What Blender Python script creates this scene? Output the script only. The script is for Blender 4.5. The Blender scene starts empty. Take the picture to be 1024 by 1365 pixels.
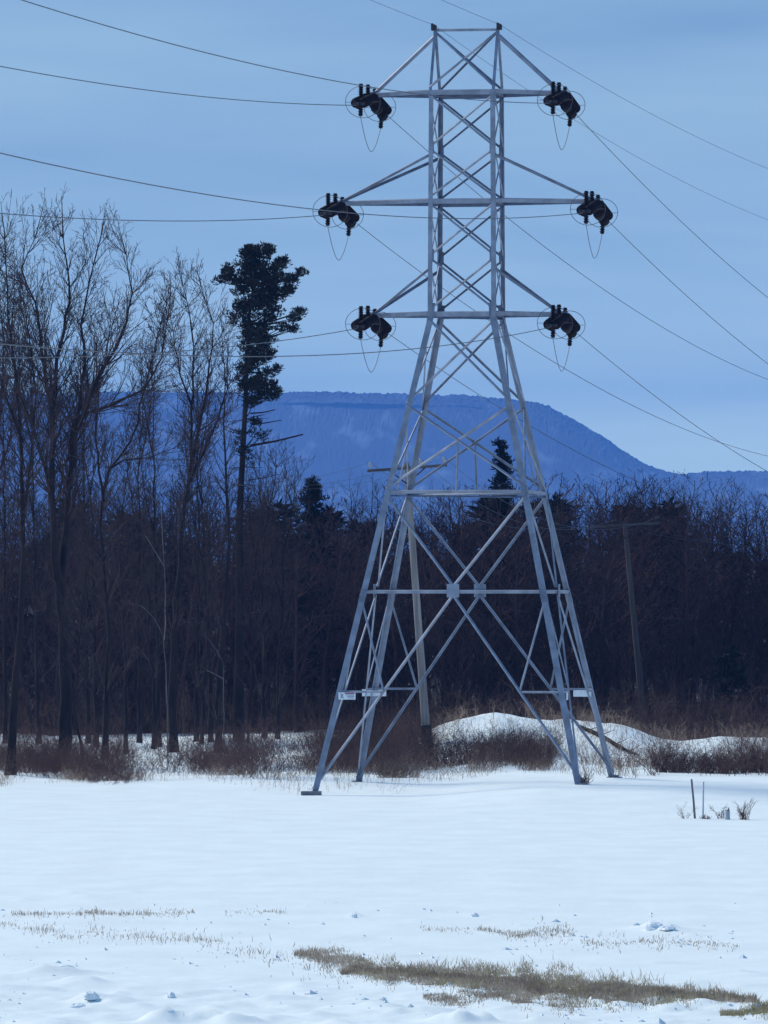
import bpy, math, random
import numpy as np
from mathutils import Vector, Matrix

# ------------------------------------------------------------------ camera, world, sun, exposure
sc = bpy.context.scene
COL = sc.collection
H_EYE, F_PX, CX, HORIZON = 8.5, 9600.0, 512.0, 788.0

cam_data = bpy.data.cameras.new('camera')
cam = bpy.data.objects.new('camera', cam_data)
COL.objects.link(cam)
cam.location = (0, 0, H_EYE)
cam.rotation_euler = (math.radians(90) + math.atan((HORIZON - 682.5) / F_PX), 0, 0)
cam_data.sensor_fit = 'HORIZONTAL'
cam_data.sensor_width = 36.0
cam_data.lens = F_PX / 1024.0 * 36.0
cam_data.clip_start = 0.5
cam_data.clip_end = 40000
sc.camera = cam

SUN_EL, SUN_AZ = math.radians(41), math.radians(-44)     # azimuth from +Y (view direction), negative = towards -X
world = bpy.data.worlds.new('World')
sc.world = world
world.use_nodes = True
wn, wl = world.node_tree.nodes, world.node_tree.links
for n in list(wn): wn.remove(n)
out = wn.new('ShaderNodeOutputWorld')
bg = wn.new('ShaderNodeBackground')
sky = wn.new('ShaderNodeTexSky')
sky.sky_type = 'NISHITA'; sky.sun_disc = False
sky.sun_elevation = SUN_EL
sky.sun_rotation = SUN_AZ
sky.air_density = 1.0; sky.dust_density = 0.6; sky.ozone_density = 3.0
bg.inputs['Strength'].default_value = 0.10
# a thin veil of stratus over the whole sky: streaky noise in direction space
tc = wn.new('ShaderNodeTexCoord')
mp = wn.new('ShaderNodeMapping'); mp.inputs['Scale'].default_value = (5, 5, 46)
nz = wn.new('ShaderNodeTexNoise'); nz.inputs['Scale'].default_value = 1.0; nz.inputs['Detail'].default_value = 5
nz.inputs['Roughness'].default_value = 0.5; nz.inputs['Distortion'].default_value = 0.4
rp = wn.new('ShaderNodeValToRGB')
rp.color_ramp.elements[0].position = 0.36; rp.color_ramp.elements[0].color = (0.74, 0.81, 0.90, 1)
rp.color_ramp.elements[1].position = 0.66; rp.color_ramp.elements[1].color = (1.32, 1.20, 1.07, 1)
mx = wn.new('ShaderNodeMixRGB'); mx.inputs['Fac'].default_value = 0.90
wl.new(tc.outputs['Generated'], mp.inputs['Vector']); wl.new(mp.outputs['Vector'], nz.inputs['Vector'])
wl.new(nz.outputs['Fac'], rp.inputs['Fac'])
# the veil brightens towards the horizon all round
sep = wn.new('ShaderNodeSeparateXYZ'); wl.new(tc.outputs['Generated'], sep.inputs['Vector'])
ab = wn.new('ShaderNodeMath'); ab.operation = 'ABSOLUTE'; wl.new(sep.outputs['Z'], ab.inputs[0])
ml = wn.new('ShaderNodeMath'); ml.operation = 'MULTIPLY'; ml.inputs[1].default_value = -22.0; wl.new(ab.outputs[0], ml.inputs[0])
ex = wn.new('ShaderNodeMath'); ex.operation = 'EXPONENT'; wl.new(ml.outputs[0], ex.inputs[0])
gr = wn.new('ShaderNodeMixRGB'); gr.blend_type = 'MIX'
gr.inputs['Color1'].default_value = (0.48, 1.19, 2.50, 1); gr.inputs['Color2'].default_value = (3.2, 4.8, 4.05, 1)
wl.new(ex.outputs[0], gr.inputs['Fac'])
mu = wn.new('ShaderNodeMixRGB'); mu.blend_type = 'MULTIPLY'; mu.inputs['Fac'].default_value = 1.0
wl.new(gr.outputs['Color'], mu.inputs['Color1']); wl.new(rp.outputs['Color'], mu.inputs['Color2'])
wl.new(sky.outputs['Color'], mx.inputs['Color1']); wl.new(mu.outputs['Color'], mx.inputs['Color2'])
wl.new(mx.outputs['Color'], bg.inputs['Color']); wl.new(bg.outputs['Background'], out.inputs['Surface'])

sun_data = bpy.data.lights.new('sun', 'SUN')
sun = bpy.data.objects.new('sun', sun_data); COL.objects.link(sun)
sun_data.energy = 1.5; sun_data.angle = math.radians(12); sun_data.color = (1.0, 0.97, 0.88)
sd = Vector((math.sin(SUN_AZ) * math.cos(SUN_EL), math.cos(SUN_AZ) * math.cos(SUN_EL), math.sin(SUN_EL)))
sun.rotation_euler = sd.to_track_quat('Z', 'Y').to_euler()
sun.location = (-40, 60, 80)

vs = sc.view_settings
vs.view_transform = 'Standard'; vs.look = 'None'; vs.gamma = 1.0; vs.use_curve_mapping = False
vs.exposure = 1.03
sc.cycles.max_bounces = 6
sc.cycles.volume_bounces = 1
sc.cycles.use_denoising = True

# ------------------------------------------------------------------ helpers
RNG = random.Random(11)
NR = np.random.default_rng(5)

def at(px, py, Y):
    """a point of the place that stands Y metres in front of the camera's post"""
    return Vector(((px - CX) / F_PX * Y, Y, H_EYE + (HORIZON - py) / F_PX * Y))

def tag(o, label=None, cat=None, group=None, kind=None):
    if label: o['label'] = label
    if cat: o['category'] = cat
    if group: o['group'] = group
    if kind: o['kind'] = kind
    return o

def empty(name, loc=(0, 0, 0), rz=0.0):
    o = bpy.data.objects.new(name, None); COL.objects.link(o)
    o.location = loc; o.rotation_euler = (0, 0, rz); o.empty_display_size = 0.3
    return o

def link(name, me, mat=None, parent=None):
    o = bpy.data.objects.new(name, me); COL.objects.link(o)
    if mat is not None and not me.materials: me.materials.append(mat)
    if parent is not None: o.parent = parent
    return o

def mesh_np(name, V, F, smooth=False):
    """V (n,3); F list of int arrays (m,k)"""
    V = np.asarray(V, dtype=np.float32).reshape(-1, 3)
    if not isinstance(F, list): F = [F]
    F = [np.asarray(f, dtype=np.int32) for f in F if len(f)]
    loops = np.concatenate([f.ravel() for f in F])
    tot = np.concatenate([np.full(len(f), f.shape[1], np.int32) for f in F])
    start = np.concatenate([[0], np.cumsum(tot)[:-1]]).astype(np.int32)
    me = bpy.data.meshes.new(name)
    me.vertices.add(len(V)); me.vertices.foreach_set('co', V.ravel())
    me.loops.add(len(loops)); me.loops.foreach_set('vertex_index', loops)
    me.polygons.add(len(tot)); me.polygons.foreach_set('loop_start', start)
    me.polygons.foreach_set('loop_total', tot)
    me.update(calc_edges=True)
    me.polygons.foreach_set('use_smooth', np.full(len(tot), smooth, dtype=bool))
    return me

class MB:
    """collects vertices and polygons for one mesh"""
    def __init__(s): s.v = []; s.f = {}
    def add(s, V, F):
        b = len(s.v) and sum(len(a) for a in s.v)
        s.v.append(np.asarray(V, dtype=np.float64).reshape(-1, 3))
        F = np.asarray(F, dtype=np.int64)
        s.f.setdefault(F.shape[1], []).append(F + b)
    def box(s, c, d, M=None):
        x, y, z = [k / 2 for k in d]
        V = np.array([(i, j, k) for i in (-x, x) for j in (-y, y) for k in (-z, z)])
        if M is not None: V = V @ np.array(M.to_3x3()).T
        s.add(V + np.array(c), [(0, 1, 3, 2), (4, 6, 7, 5), (0, 4, 5, 1), (2, 3, 7, 6), (0, 2, 6, 4), (1, 5, 7, 3)])
    def tube(s, pts, radii, n=6, caps=True):
        P = np.array([tuple(p) for p in pts], dtype=np.float64)
        r = np.broadcast_to(np.asarray(radii, dtype=np.float64), (len(P),))
        T = np.gradient(P, axis=0); T /= np.linalg.norm(T, axis=1)[:, None] + 1e-12
        ref = np.array([0, 0, 1.0]) if abs(T[0][2]) < 0.9 else np.array([1.0, 0, 0])
        u = np.cross(T[0], ref); u /= np.linalg.norm(u)
        V = []
        a = np.arange(n) * 2 * np.pi / n
        for i in range(len(P)):
            u = u - T[i] * np.dot(u, T[i]); u /= np.linalg.norm(u)
            w = np.cross(T[i], u)
            V.append(P[i] + r[i] * (np.cos(a)[:, None] * u + np.sin(a)[:, None] * w))
        V = np.concatenate(V); F = []
        for i in range(len(P) - 1):
            for k in range(n):
                F.append((i * n + k, i * n + (k + 1) % n, (i + 1) * n + (k + 1) % n, (i + 1) * n + k))
        s.add(V, F)
        if caps:
            s.add(V[:n], [tuple(range(n - 1, -1, -1))]); s.add(V[-n:], [tuple(range(n))])
    def lathe(s, p0, p1, prof, n=12):
        """prof: (distance along p0->p1, radius)"""
        p0 = np.array(tuple(p0)); p1 = np.array(tuple(p1)); d = (p1 - p0) / np.linalg.norm(p1 - p0)
        ref = np.array([0, 0, 1.0]) if abs(d[2]) < 0.9 else np.array([1.0, 0, 0])
        u = np.cross(d, ref); u /= np.linalg.norm(u); w = np.cross(d, u)
        a = np.arange(n) * 2 * np.pi / n; V = []
        for t, r in prof:
            V.append(p0 + d * t + r * (np.cos(a)[:, None] * u + np.sin(a)[:, None] * w))
        V = np.concatenate(V); F = []
        for i in range(len(prof) - 1):
            for k in range(n):
                F.append((i * n + k, i * n + (k + 1) % n, (i + 1) * n + (k + 1) % n, (i + 1) * n + k))
        s.add(V, F); s.add(V[:n], [tuple(range(n - 1, -1, -1))]); s.add(V[-n:], [tuple(range(n))])
    def angle(s, p0, p1, w, t, face):
        """an L profile from p0 to p1; the corner edge points along 'face', flanges spread to both sides behind it"""
        p0 = Vector(p0); p1 = Vector(p1); d = (p1 - p0).normalized()
        f = Vector(face); f = (f - d * f.dot(d)).normalized(); g = d.cross(f)
        a = (-f + g).normalized(); b = (-f - g).normalized()
        sec = [Vector((0, 0, 0)), a * w, a * w + b * t, a * t + b * t, b * w + a * t, b * w]
        V = [tuple(q + x) for q in (p0, p1) for x in sec]
        F = [(i, (i + 1) % 6, 6 + (i + 1) % 6, 6 + i) for i in range(6)]
        s.add(V, F); s.add(V, [(0, 5, 4, 3), (0, 3, 2, 1), (6, 9, 10, 11), (6, 7, 8, 9)])
    def segs(s, S, n=3):
        """S (m,8): p0, p1, r0, r1 -> open prisms"""
        S = np.asarray(S, dtype=np.float64)
        if not len(S): return
        p0, p1, r0, r1 = S[:, :3], S[:, 3:6], S[:, 6], S[:, 7]
        d = p1 - p0; d /= np.linalg.norm(d, axis=1)[:, None] + 1e-9
        ref = np.where(np.abs(d[:, 2:3]) < 0.9, np.array([[0, 0, 1.0]]), np.array([[1.0, 0, 0]]))
        u = np.cross(d, ref); u /= np.linalg.norm(u, axis=1)[:, None]; w = np.cross(d, u)
        a = np.arange(n) * 2 * np.pi / n
        c = np.cos(a)[None, :, None] * u[:, None, :] + np.sin(a)[None, :, None] * w[:, None, :]
        V = np.concatenate([p0[:, None] + r0[:, None, None] * c, p1[:, None] + r1[:, None, None] * c], axis=1)
        b = (np.arange(len(S)) * 2 * n)[:, None]
        F = [b + np.array([[k, (k + 1) % n, n + (k + 1) % n, n + k]]) for k in range(n)]
        s.add(V.reshape(-1, 3), np.concatenate(F))
    def ribbons(s, S):
        S = np.asarray(S, dtype=np.float64)
        if not len(S): return
        p0, p1, r0, r1 = S[:, :3], S[:, 3:6], S[:, 6:7], S[:, 7:8]
        d = p1 - p0; u = np.cross(d, NR.normal(size=d.shape)); u /= np.linalg.norm(u, axis=1)[:, None] + 1e-9
        V = np.stack([p0 - u * r0, p0 + u * r0, p1 + u * r1, p1 - u * r1], 1)
        s.add(V.reshape(-1, 3), (np.arange(len(S)) * 4)[:, None] + np.array([[0, 1, 2, 3]]))
    def build(s, name, mat, parent=None, smooth=False):
        me = mesh_np(name, np.concatenate(s.v), [np.concatenate(f) for f in s.f.values()], smooth)
        return link(name, me, mat, parent)

def h2(ix, iy, seed):
    n = (ix * 374761393 + iy * 668265263 + seed * 974634777) & 0xffffffff
    n = ((n ^ (n >> 13)) * 1274126177) & 0xffffffff
    return ((n ^ (n >> 16)) & 0xffff) / 65535.0
def vnoise(x, y, seed=0):
    x = np.asarray(x, dtype=np.float64); y = np.asarray(y, dtype=np.float64)
    ix = np.floor(x).astype(np.int64); iy = np.floor(y).astype(np.int64)
    fx = x - ix; fy = y - iy
    fx = fx * fx * (3 - 2 * fx); fy = fy * fy * (3 - 2 * fy)
    a = h2(ix, iy, seed); b = h2(ix + 1, iy, seed); c = h2(ix, iy + 1, seed); d = h2(ix + 1, iy + 1, seed)
    return (a + (b - a) * fx) * (1 - fy) + (c + (d - c) * fx) * fy - 0.5
def fbm(x, y, o=4, seed=0, g=0.5):
    s = 0; a = 1.0
    for k in range(o):
        s = s + a * vnoise(x * 2 ** k + k * 17.3, y * 2 ** k - k * 9.1, seed + k); a *= g
    return s
def sstep(a, b, x):
    t = np.clip((x - a) / (b - a), 0, 1); return t * t * (3 - 2 * t)

# ------------------------------------------------------------------ materials
def material(name, base, rough=0.8, metal=0.0, var=0.0, scale=3.0, bump=0.0, bscale=30.0, col2=None, stretch=None, spec=None, lo=0.35, hi=0.65):
    m = bpy.data.materials.new(name); m.use_nodes = True
    nt = m.node_tree; N, L = nt.nodes, nt.links
    p = N['Principled BSDF']
    p.inputs['Base Color'].default_value = (*base, 1); p.inputs['Roughness'].default_value = rough
    p.inputs['Metallic'].default_value = metal
    if spec is not None: p.inputs['Specular IOR Level'].default_value = spec
    t = N.new('ShaderNodeTexCoord'); mpn = N.new('ShaderNodeMapping')
    L.new(t.outputs['Object'], mpn.inputs['Vector'])
    if stretch: mpn.inputs['Scale'].default_value = stretch
    if var or col2:
        n = N.new('ShaderNodeTexNoise'); n.inputs['Scale'].default_value = scale; n.inputs['Detail'].default_value = 4
        L.new(mpn.outputs['Vector'], n.inputs['Vector'])
        r = N.new('ShaderNodeValToRGB')
        c2 = col2 or tuple(min(1, c * (1 + var)) for c in base); c1 = base if col2 else tuple(c * (1 - var) for c in base)
        r.color_ramp.elements[0].position = lo; r.color_ramp.elements[0].color = (*c1, 1)
        r.color_ramp.elements[1].position = hi; r.color_ramp.elements[1].color = (*c2, 1)
        L.new(n.outputs['Fac'], r.inputs['Fac']); L.new(r.outputs['Color'], p.inputs['Base Color'])
    if bump:
        n2 = N.new('ShaderNodeTexNoise'); n2.inputs['Scale'].default_value = bscale; n2.inputs['Detail'].default_value = 4
        L.new(mpn.outputs['Vector'], n2.inputs['Vector'])
        b = N.new('ShaderNodeBump'); b.inputs['Strength'].default_value = bump; b.inputs['Distance'].default_value = 0.05
        L.new(n2.outputs['Fac'], b.inputs['Height']); L.new(b.outputs['Normal'], p.inputs['Normal'])
    return m

M_SNOW = material('snow', (0.89, 0.945, 0.90), 0.65, var=0.035, scale=0.5, bump=0.55, bscale=1.6, spec=0.2, stretch=(1, .6, 1))
M_CHUNK = material('snow_crust', (0.86, 0.91, 0.91), 0.6, var=0.05, scale=3, bump=0.3, bscale=9)
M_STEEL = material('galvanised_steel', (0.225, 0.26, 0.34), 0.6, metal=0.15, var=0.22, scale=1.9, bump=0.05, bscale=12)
M_STEEL2 = material('shade_darkened_steel', (0.155, 0.18, 0.25), 0.65, metal=0.15, var=0.24, scale=2.2, bump=0.05, bscale=12)  # darker steel copy: shade of the back members put into its colour; also plates, hangers
M_PORC = material('brown_porcelain', (0.009, 0.004, 0.005), 0.65, var=0.3, scale=6, spec=0.12)
M_HARD = material('dark_hardware', (0.028, 0.024, 0.03), 0.7, metal=0.2)
M_WIRE = material('weathered_conductor', (0.07, 0.075, 0.09), 0.55, metal=0.3)
M_CONC = material('footing_concrete', (0.20, 0.20, 0.22), 0.9, var=0.25, scale=5, bump=0.2)
M_SIGN = material('sign_enamel', (0.72, 0.78, 0.85), 0.45, var=0.06, scale=8)
M_SIGNTXT = material('sign_print', (0.30, 0.09, 0.14), 0.5)
M_SIGNTXT2 = material('sign_small_print', (0.16, 0.18, 0.26), 0.5)
M_BARK = material('dark_bark', (0.019, 0.014, 0.015), 0.95, col2=(0.042, 0.030, 0.029), spec=0.1, scale=2.0, bump=0.5, bscale=14, stretch=(1, 1, 0.25))
M_TWIG = material('twig_bark', (0.036, 0.025, 0.026), 0.95, col2=(0.085, 0.057, 0.055), spec=0.1, scale=1.2)
M_PALE = material('pale_bark', (0.09, 0.08, 0.08), 0.85, col2=(0.19, 0.17, 0.165), scale=2.5, stretch=(1, 1, 0.4))
M_NEEDLE = material('pine_needles', (0.013, 0.013, 0.011), 0.85, col2=(0.036, 0.034, 0.025), spec=0.15, scale=0.9)
M_NEEDLE2 = material('dark_conifer_needles', (0.010, 0.013, 0.012), 0.85, col2=(0.026, 0.029, 0.025), spec=0.15, scale=0.6)
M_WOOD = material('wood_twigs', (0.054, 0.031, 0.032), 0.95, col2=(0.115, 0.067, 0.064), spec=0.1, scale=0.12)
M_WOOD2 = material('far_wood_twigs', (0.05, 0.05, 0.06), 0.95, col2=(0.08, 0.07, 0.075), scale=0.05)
M_BRUSH = material('red_brown_brush', (0.070, 0.038, 0.033), 0.95, col2=(0.18, 0.105, 0.083), scale=0.5, spec=0.1)
M_WEED = material('tan_weed', (0.20, 0.145, 0.11), 0.9, col2=(0.34, 0.26, 0.20), scale=0.6)
M_GRASS = material('dead_grass', (0.21, 0.175, 0.135), 0.9, col2=(0.42, 0.36, 0.30), scale=1.6)
M_GRASS2 = material('olive_grass', (0.19, 0.17, 0.095), 0.9, col2=(0.37, 0.33, 0.22), scale=1.6)
M_THATCH = material('grass_thatch', (0.12, 0.095, 0.08), 0.95, col2=(0.26, 0.205, 0.165), scale=4, bump=0.6, bscale=20)
M_LITTER = material('leaf_litter', (0.022, 0.016, 0.014), 0.95, col2=(0.045, 0.032, 0.026), scale=1.2, bump=0.6, bscale=6)
M_POLE = material('weathered_pole_wood', (0.20, 0.175, 0.165), 0.85, col2=(0.36, 0.32, 0.30), scale=5, bump=0.4, bscale=20, stretch=(1, 1, 0.08))
M_POLE2 = material('brown_pole_wood', (0.070, 0.050, 0.048), 0.9, col2=(0.12, 0.088, 0.082), scale=5, bump=0.4, bscale=20, stretch=(1, 1, 0.08))
M_ARMWOOD = material('crossarm_wood', (0.06, 0.05, 0.055), 0.9, col2=(0.12, 0.10, 0.10), scale=6, stretch=(0.2, 1, 1))
M_TAR = material('tarred_sleeve', (0.035, 0.028, 0.03), 0.9, var=0.3, scale=6)
M_PIN = material('grey_pin_insulator', (0.35, 0.37, 0.42), 0.35)
M_PINDARK = material('dark_pin_insulator', (0.02, 0.02, 0.026), 0.3)
M_STAKE = material('grey_stake', (0.13, 0.12, 0.13), 0.9, col2=(0.22, 0.20, 0.2), scale=8)
M_STAKE2 = material('pale_pipe', (0.42, 0.45, 0.52), 0.5, var=0.1, scale=5)
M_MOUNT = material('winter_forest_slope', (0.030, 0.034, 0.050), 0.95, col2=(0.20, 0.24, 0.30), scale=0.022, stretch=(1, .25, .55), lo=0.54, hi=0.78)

def translucent(m, k=.55):
    N, L = m.node_tree.nodes, m.node_tree.links
    p = N['Principled BSDF']; o = N['Material Output']; t = N.new('ShaderNodeBsdfTranslucent'); x = N.new('ShaderNodeMixShader'); x.inputs['Fac'].default_value = k
    src = p.inputs['Base Color'].links[0].from_socket
    L.new(src, t.inputs['Color']); L.new(p.outputs['BSDF'], x.inputs[1]); L.new(t.outputs['BSDF'], x.inputs[2]); L.new(x.outputs['Shader'], o.inputs['Surface'])
for m_ in (M_GRASS, M_GRASS2, M_WEED): translucent(m_)

# ------------------------------------------------------------------ ground
RID_PX = np.array([250, 330, 400, 450, 520, 556, 580, 606, 640, 660, 690, 730, 770, 800, 832, 856, 880, 905, 935, 965, 1000, 1030, 1150, 1400])
RID_PY = np.array([1021, 1014, 1003, 1000, 1001, 993, 971, 960, 955, 952, 956, 959, 961, 964, 969, 978, 986, 991, 988, 983, 986, 984, 990, 1021])
RID_X = (RID_PX - CX) / F_PX * 350.0
RID_Z = H_EYE - (RID_PY - HORIZON) / F_PX * 350.0

LUMPS = []                                # extra small drifts (px, py, width m, depth m, height m)
for px, py, w, d, h in [(75, 1298, .75, .5, .11), (110, 1308, .5, .5, .08), (120, 1336, .35, .3, .10), (105, 1346, .5, .3, .09),
                        (300, 1330, .5, .4, .06), (355, 1332, .4, .4, .06), (228, 1328, .2, .2, .07), (20, 1318, .9, .6, .07),
                        (230, 1362, .45, .5, .14), (275, 1362, .4, .5, .12), (320, 1364, .5, .6, .13), (205, 1364, .3, .5, .12),
                        (595, 1362, .35, .4, .13), (620, 1364, .28, .3, .15), (648, 1362, .16, .25, .13), (560, 1350, .6, .6, .07), (520, 1344, 1.0, .6, .06),
                        (425, 1352, .25, .25, .07), (870, 1334, .3, .3, .05), (720, 1362, .35, .3, .06), (940, 1350, .5, .4, .05),
                        (875, 1237, .5, .7, .14), (900, 1240, .7, .7, .07), (925, 1246, .35, .4, .05), (470, 1220, .25, .3, .08), (632, 1219, .2, .25, .08),
                        (565, 1226, .3, .3, .05), (700, 1233, .7, .4, .04), (95, 1193, .5, .6, .07), (120, 1195, .4, .4, .04), (35, 1200, .3, .3, .05), (175, 1190, .3, .3, .05),
                        (290, 1202, .3, .3, .04), (190, 1243, .5, .4, .05), (465, 1248, .6, .4, .04), (540, 1274, .6, .5, .04), (980, 1294, .5, .4, .05), (880, 1282, .6, .4, .04)]:
    Y = H_EYE * F_PX / (py - HORIZON)
    LUMPS.append(((px - CX) / F_PX * Y, Y, w, d, h))

def ground(x, Y):
    x = np.asarray(x, dtype=np.float64); Y = np.asarray(Y, dtype=np.float64)
    near = 1 - sstep(147, 168, Y)
    lumpy = sstep(-0.05, 0.5, vnoise(x * .35 + 5, Y * .12, 71) + .25)
    z = 0.10 * fbm(x * .045, Y * .03, 3, 3)
    z = z + (0.012 + 0.11 * near * lumpy) * fbm(x * 1.2, Y * .5, 4, 7)
    z = z + 0.09 * near * np.maximum(0, fbm(x * 2.6, Y * 1.5, 3, 83) - .10) + 0.20 * near * np.maximum(0, fbm(x * 1.1, Y * .55, 3, 21) - .18)
    # firm wind crust ripples across the field
    z = z + 0.022 * (1 - near) * np.maximum(0, fbm(x * .28, Y * .16, 3, 31) - .1)
    z = z + 0.05 * (1 - near) * (1 - sstep(215, 290, Y)) * np.maximum(0, fbm(x * .8, Y * .35, 3, 37) - .38)
    for lx, ly, w, d, h in LUMPS:
        m = (np.abs(Y - ly) < 4 * d) & (np.abs(x - lx) < 4 * w)
        if np.any(m):
            g = np.exp(-((x - lx) / w) ** 2 - ((Y - ly) / d) ** 2)
            z = z + 1.5 * h * g * (1 + .9 * fbm(x * 4, Y * 4, 2, 5))
    # slight rise towards the pylon's far side of the pine
    z = z + 0.50 * sstep(0.5, 7, x) * sstep(268, 297, Y) * (1 - sstep(500, 700, Y))
    z = z + 0.25 * sstep(300, 312, Y) * sstep(-14, -3, x) * (1 - sstep(.5, 7, x)) * (1 - sstep(500, 700, Y))
    base = z
    rz = np.interp(x, RID_X, RID_Z, left=0, right=0)
    rz = rz + .15 * fbm(x * .8, Y * .5, 3, 44)
    front = sstep(333, 350, Y) * (1 - sstep(351, 366, Y))
    z = z + np.maximum(0, rz - base) * front
    # the field edge under the trees: uneven banked snow
    z = z + 0.14 * fbm(x * .6, Y * .25, 3, 51) * sstep(312, 330, Y) * (1 - sstep(480, 600, Y))
    z = z + 0.45 * np.maximum(0, fbm(x * .22 + 2, Y * .12, 2, 61)) * sstep(322, 336, Y) * (1 - sstep(400, 440, Y))
    # land rises slowly far beyond the wood
    z = z + 14 * sstep(650, 1500, Y)
    return z

def axis(parts):
    a = []
    for lo, hi, st in parts: a += list(np.arange(lo, hi, st))
    return np.array(a + [parts[-1][1]])
ys = axis([(-300, 100, 50), (100, 132, 8), (132, 176, .2), (176, 215, .4), (215, 300, 1.0), (300, 372, .5), (372, 440, 1.5), (440, 700, 20), (700, 1600, 60), (1600, 14200, 400)])
xs = axis([(-4200, -600, 400), (-600, -100, 50), (-100, -24, 4), (-24, -11, .5), (-11, 11, .16), (11, 24, .5), (24, 100, 4), (100, 600, 50), (600, 4200, 400)])
GX, GY = np.meshgrid(xs, ys)
GZ = ground(GX, GY)
nx, ny = len(xs), len(ys)
import bisect
_xl, _yl = list(xs), list(ys)
def gz(x, Y):
    i = min(max(bisect.bisect_right(_xl, x) - 1, 0), nx - 2); j = min(max(bisect.bisect_right(_yl, Y) - 1, 0), ny - 2)
    a = (x - _xl[i]) / (_xl[i + 1] - _xl[i]); b = (Y - _yl[j]) / (_yl[j + 1] - _yl[j])
    return float((GZ[j, i] * (1 - a) + GZ[j, i + 1] * a) * (1 - b) + (GZ[j + 1, i] * (1 - a) + GZ[j + 1, i + 1] * a) * b)
idx = np.arange(nx * ny).reshape(ny, nx)
F = np.stack([idx[:-1, :-1], idx[:-1, 1:], idx[1:, 1:], idx[1:, :-1]], axis=-1).reshape(-1, 4)
g = link('ground', mesh_np('ground', np.stack([GX, GY, GZ], -1).reshape(-1, 3), F, True), M_SNOW)
tag(g, 'snow covered field stretching to the trees and the berm', kind='structure')

# brown litter on the floor of the wood
fx = np.concatenate([np.linspace(-400, -62, 20), np.linspace(-60, 60, 90), np.linspace(62, 400, 20)]); fy = np.linspace(0, 1, 60)
AX, AT = np.meshgrid(fx, fy)
edge = np.where(AX < -2, 424, 372) + 4 * fbm(AX * .3, AX * 0, 3, 8) + sstep(-6, 2, AX) * 0
AY = edge + (1700 - edge) * AT ** 2
AZ = ground(AX, AY) + .05 + .5 * AT + .05 * np.abs(fbm(AX * 2, AY * 2, 2, 9))
ii = np.arange(AX.size).reshape(AX.shape)
F = np.stack([ii[:-1, :-1], ii[:-1, 1:], ii[1:, 1:], ii[1:, :-1]], axis=-1).reshape(-1, 4)
tag(link('forest_floor', mesh_np('forest_floor', np.stack([AX, AY, AZ], -1).reshape(-1, 3), F, True), M_LITTER), 'brown leaf litter on the floor of the wood', kind='structure')

# ------------------------------------------------------------------ mountain
MPX = np.array([-2600, -1200, -300, 0, 150, 300, 420, 520, 600, 680, 712, 735, 752, 775, 800, 826, 850, 870, 892, 920, 960, 1024, 1300, 2000, 3600])
MPY = np.array([690, 600, 534, 527, 523, 523, 522, 524, 526, 531, 536, 543, 552, 565, 580, 598, 612, 622, 629, 631, 629, 628, 632, 660, 730])
YM = 12000.0
mxs = 1.5 * axis([(-2600, -700, 60), (-700, -440, 10), (-440, 440, 2.0), (440, 700, 10), (700, 2600, 60)])
mts = np.concatenate([np.linspace(0, .93, 46), np.linspace(.935, 1.0, 12), [1.15, 1.5, 2.0]])
PX_, T_ = np.meshgrid(mxs, mts)
ridge = H_EYE + (HORIZON - np.interp(PX_ / YM * F_PX + CX, MPX, MPY)) / F_PX * YM
prof = np.where(T_ <= 1, np.clip(T_, 0, 1) ** 1.35, np.interp(T_, [1.0, 1.15, 1.5, 2.0], [1.0, .97, .6, -.1]))
MY = 10500 + 1500 * T_ + 100 * fbm(PX_ * .004, T_ * 2, 3, 4) * np.clip(1 - np.abs(T_ - .4), 0, 1) * (T_ < .95)
MZ = 14 + (ridge - 14) * prof + 9 * fbm(PX_ * .006, T_ * 3, 3, 14) * np.sin(np.clip(T_, 0, 1) * np.pi)
MZ += (1.2 + 2.2 * sstep(.80, 1.0, T_)) * (np.maximum(-.3, fbm(PX_ * .30, T_ * 160, 2, 24)) + .8 * fbm(PX_ * .03, T_ * 20, 2, 29)) * (T_ > .05)
nn = PX_.shape
ii = np.arange(PX_.size).reshape(nn)
F = np.stack([ii[:-1, :-1], ii[:-1, 1:], ii[1:, 1:], ii[1:, :-1]], axis=-1).reshape(-1, 4)
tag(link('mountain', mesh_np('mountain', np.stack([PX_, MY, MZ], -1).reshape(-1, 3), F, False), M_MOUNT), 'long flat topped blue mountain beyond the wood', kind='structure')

# ------------------------------------------------------------------ the lattice tower
TC = Vector((3.50, 305.0, 0.0)); ROT = math.radians(-9.0)
tower = empty('transmission_tower', TC, ROT)
tag(tower, 'tall galvanised steel lattice pylon with three crossarms standing on the snow', 'pylon')
def tw(u, v, z):                                   # tower coordinates -> world
    return TC + Matrix.Rotation(ROT, 4, 'Z') @ Vector((u, v, z))
Z_TOP, Z_A, Z_B, Z_C = 32.35, 29.65, 25.05, 20.28
Z_PAN, Z_L3, Z_L2, Z_L1 = 16.45, 12.72, 8.52, 4.32
W_TOP = 1.40
def hw(z): return W_TOP if z >= Z_C else W_TOP + (Z_C - z) * 0.2125
FOOT = {(-1, -1): 0.0, (1, -1): 0.45, (-1, 1): 0.2, (1, 1): 0.5}
def bar(name, p0, p1, w, face, mat=None, t=0.018):
    m = MB(); m.angle(p0, p1, w, t, face)
    return m.build(name, mat or M_STEEL, tower)
def P(su, sv, z): return Vector((su * hw(z), sv * hw(z), z))
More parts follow.
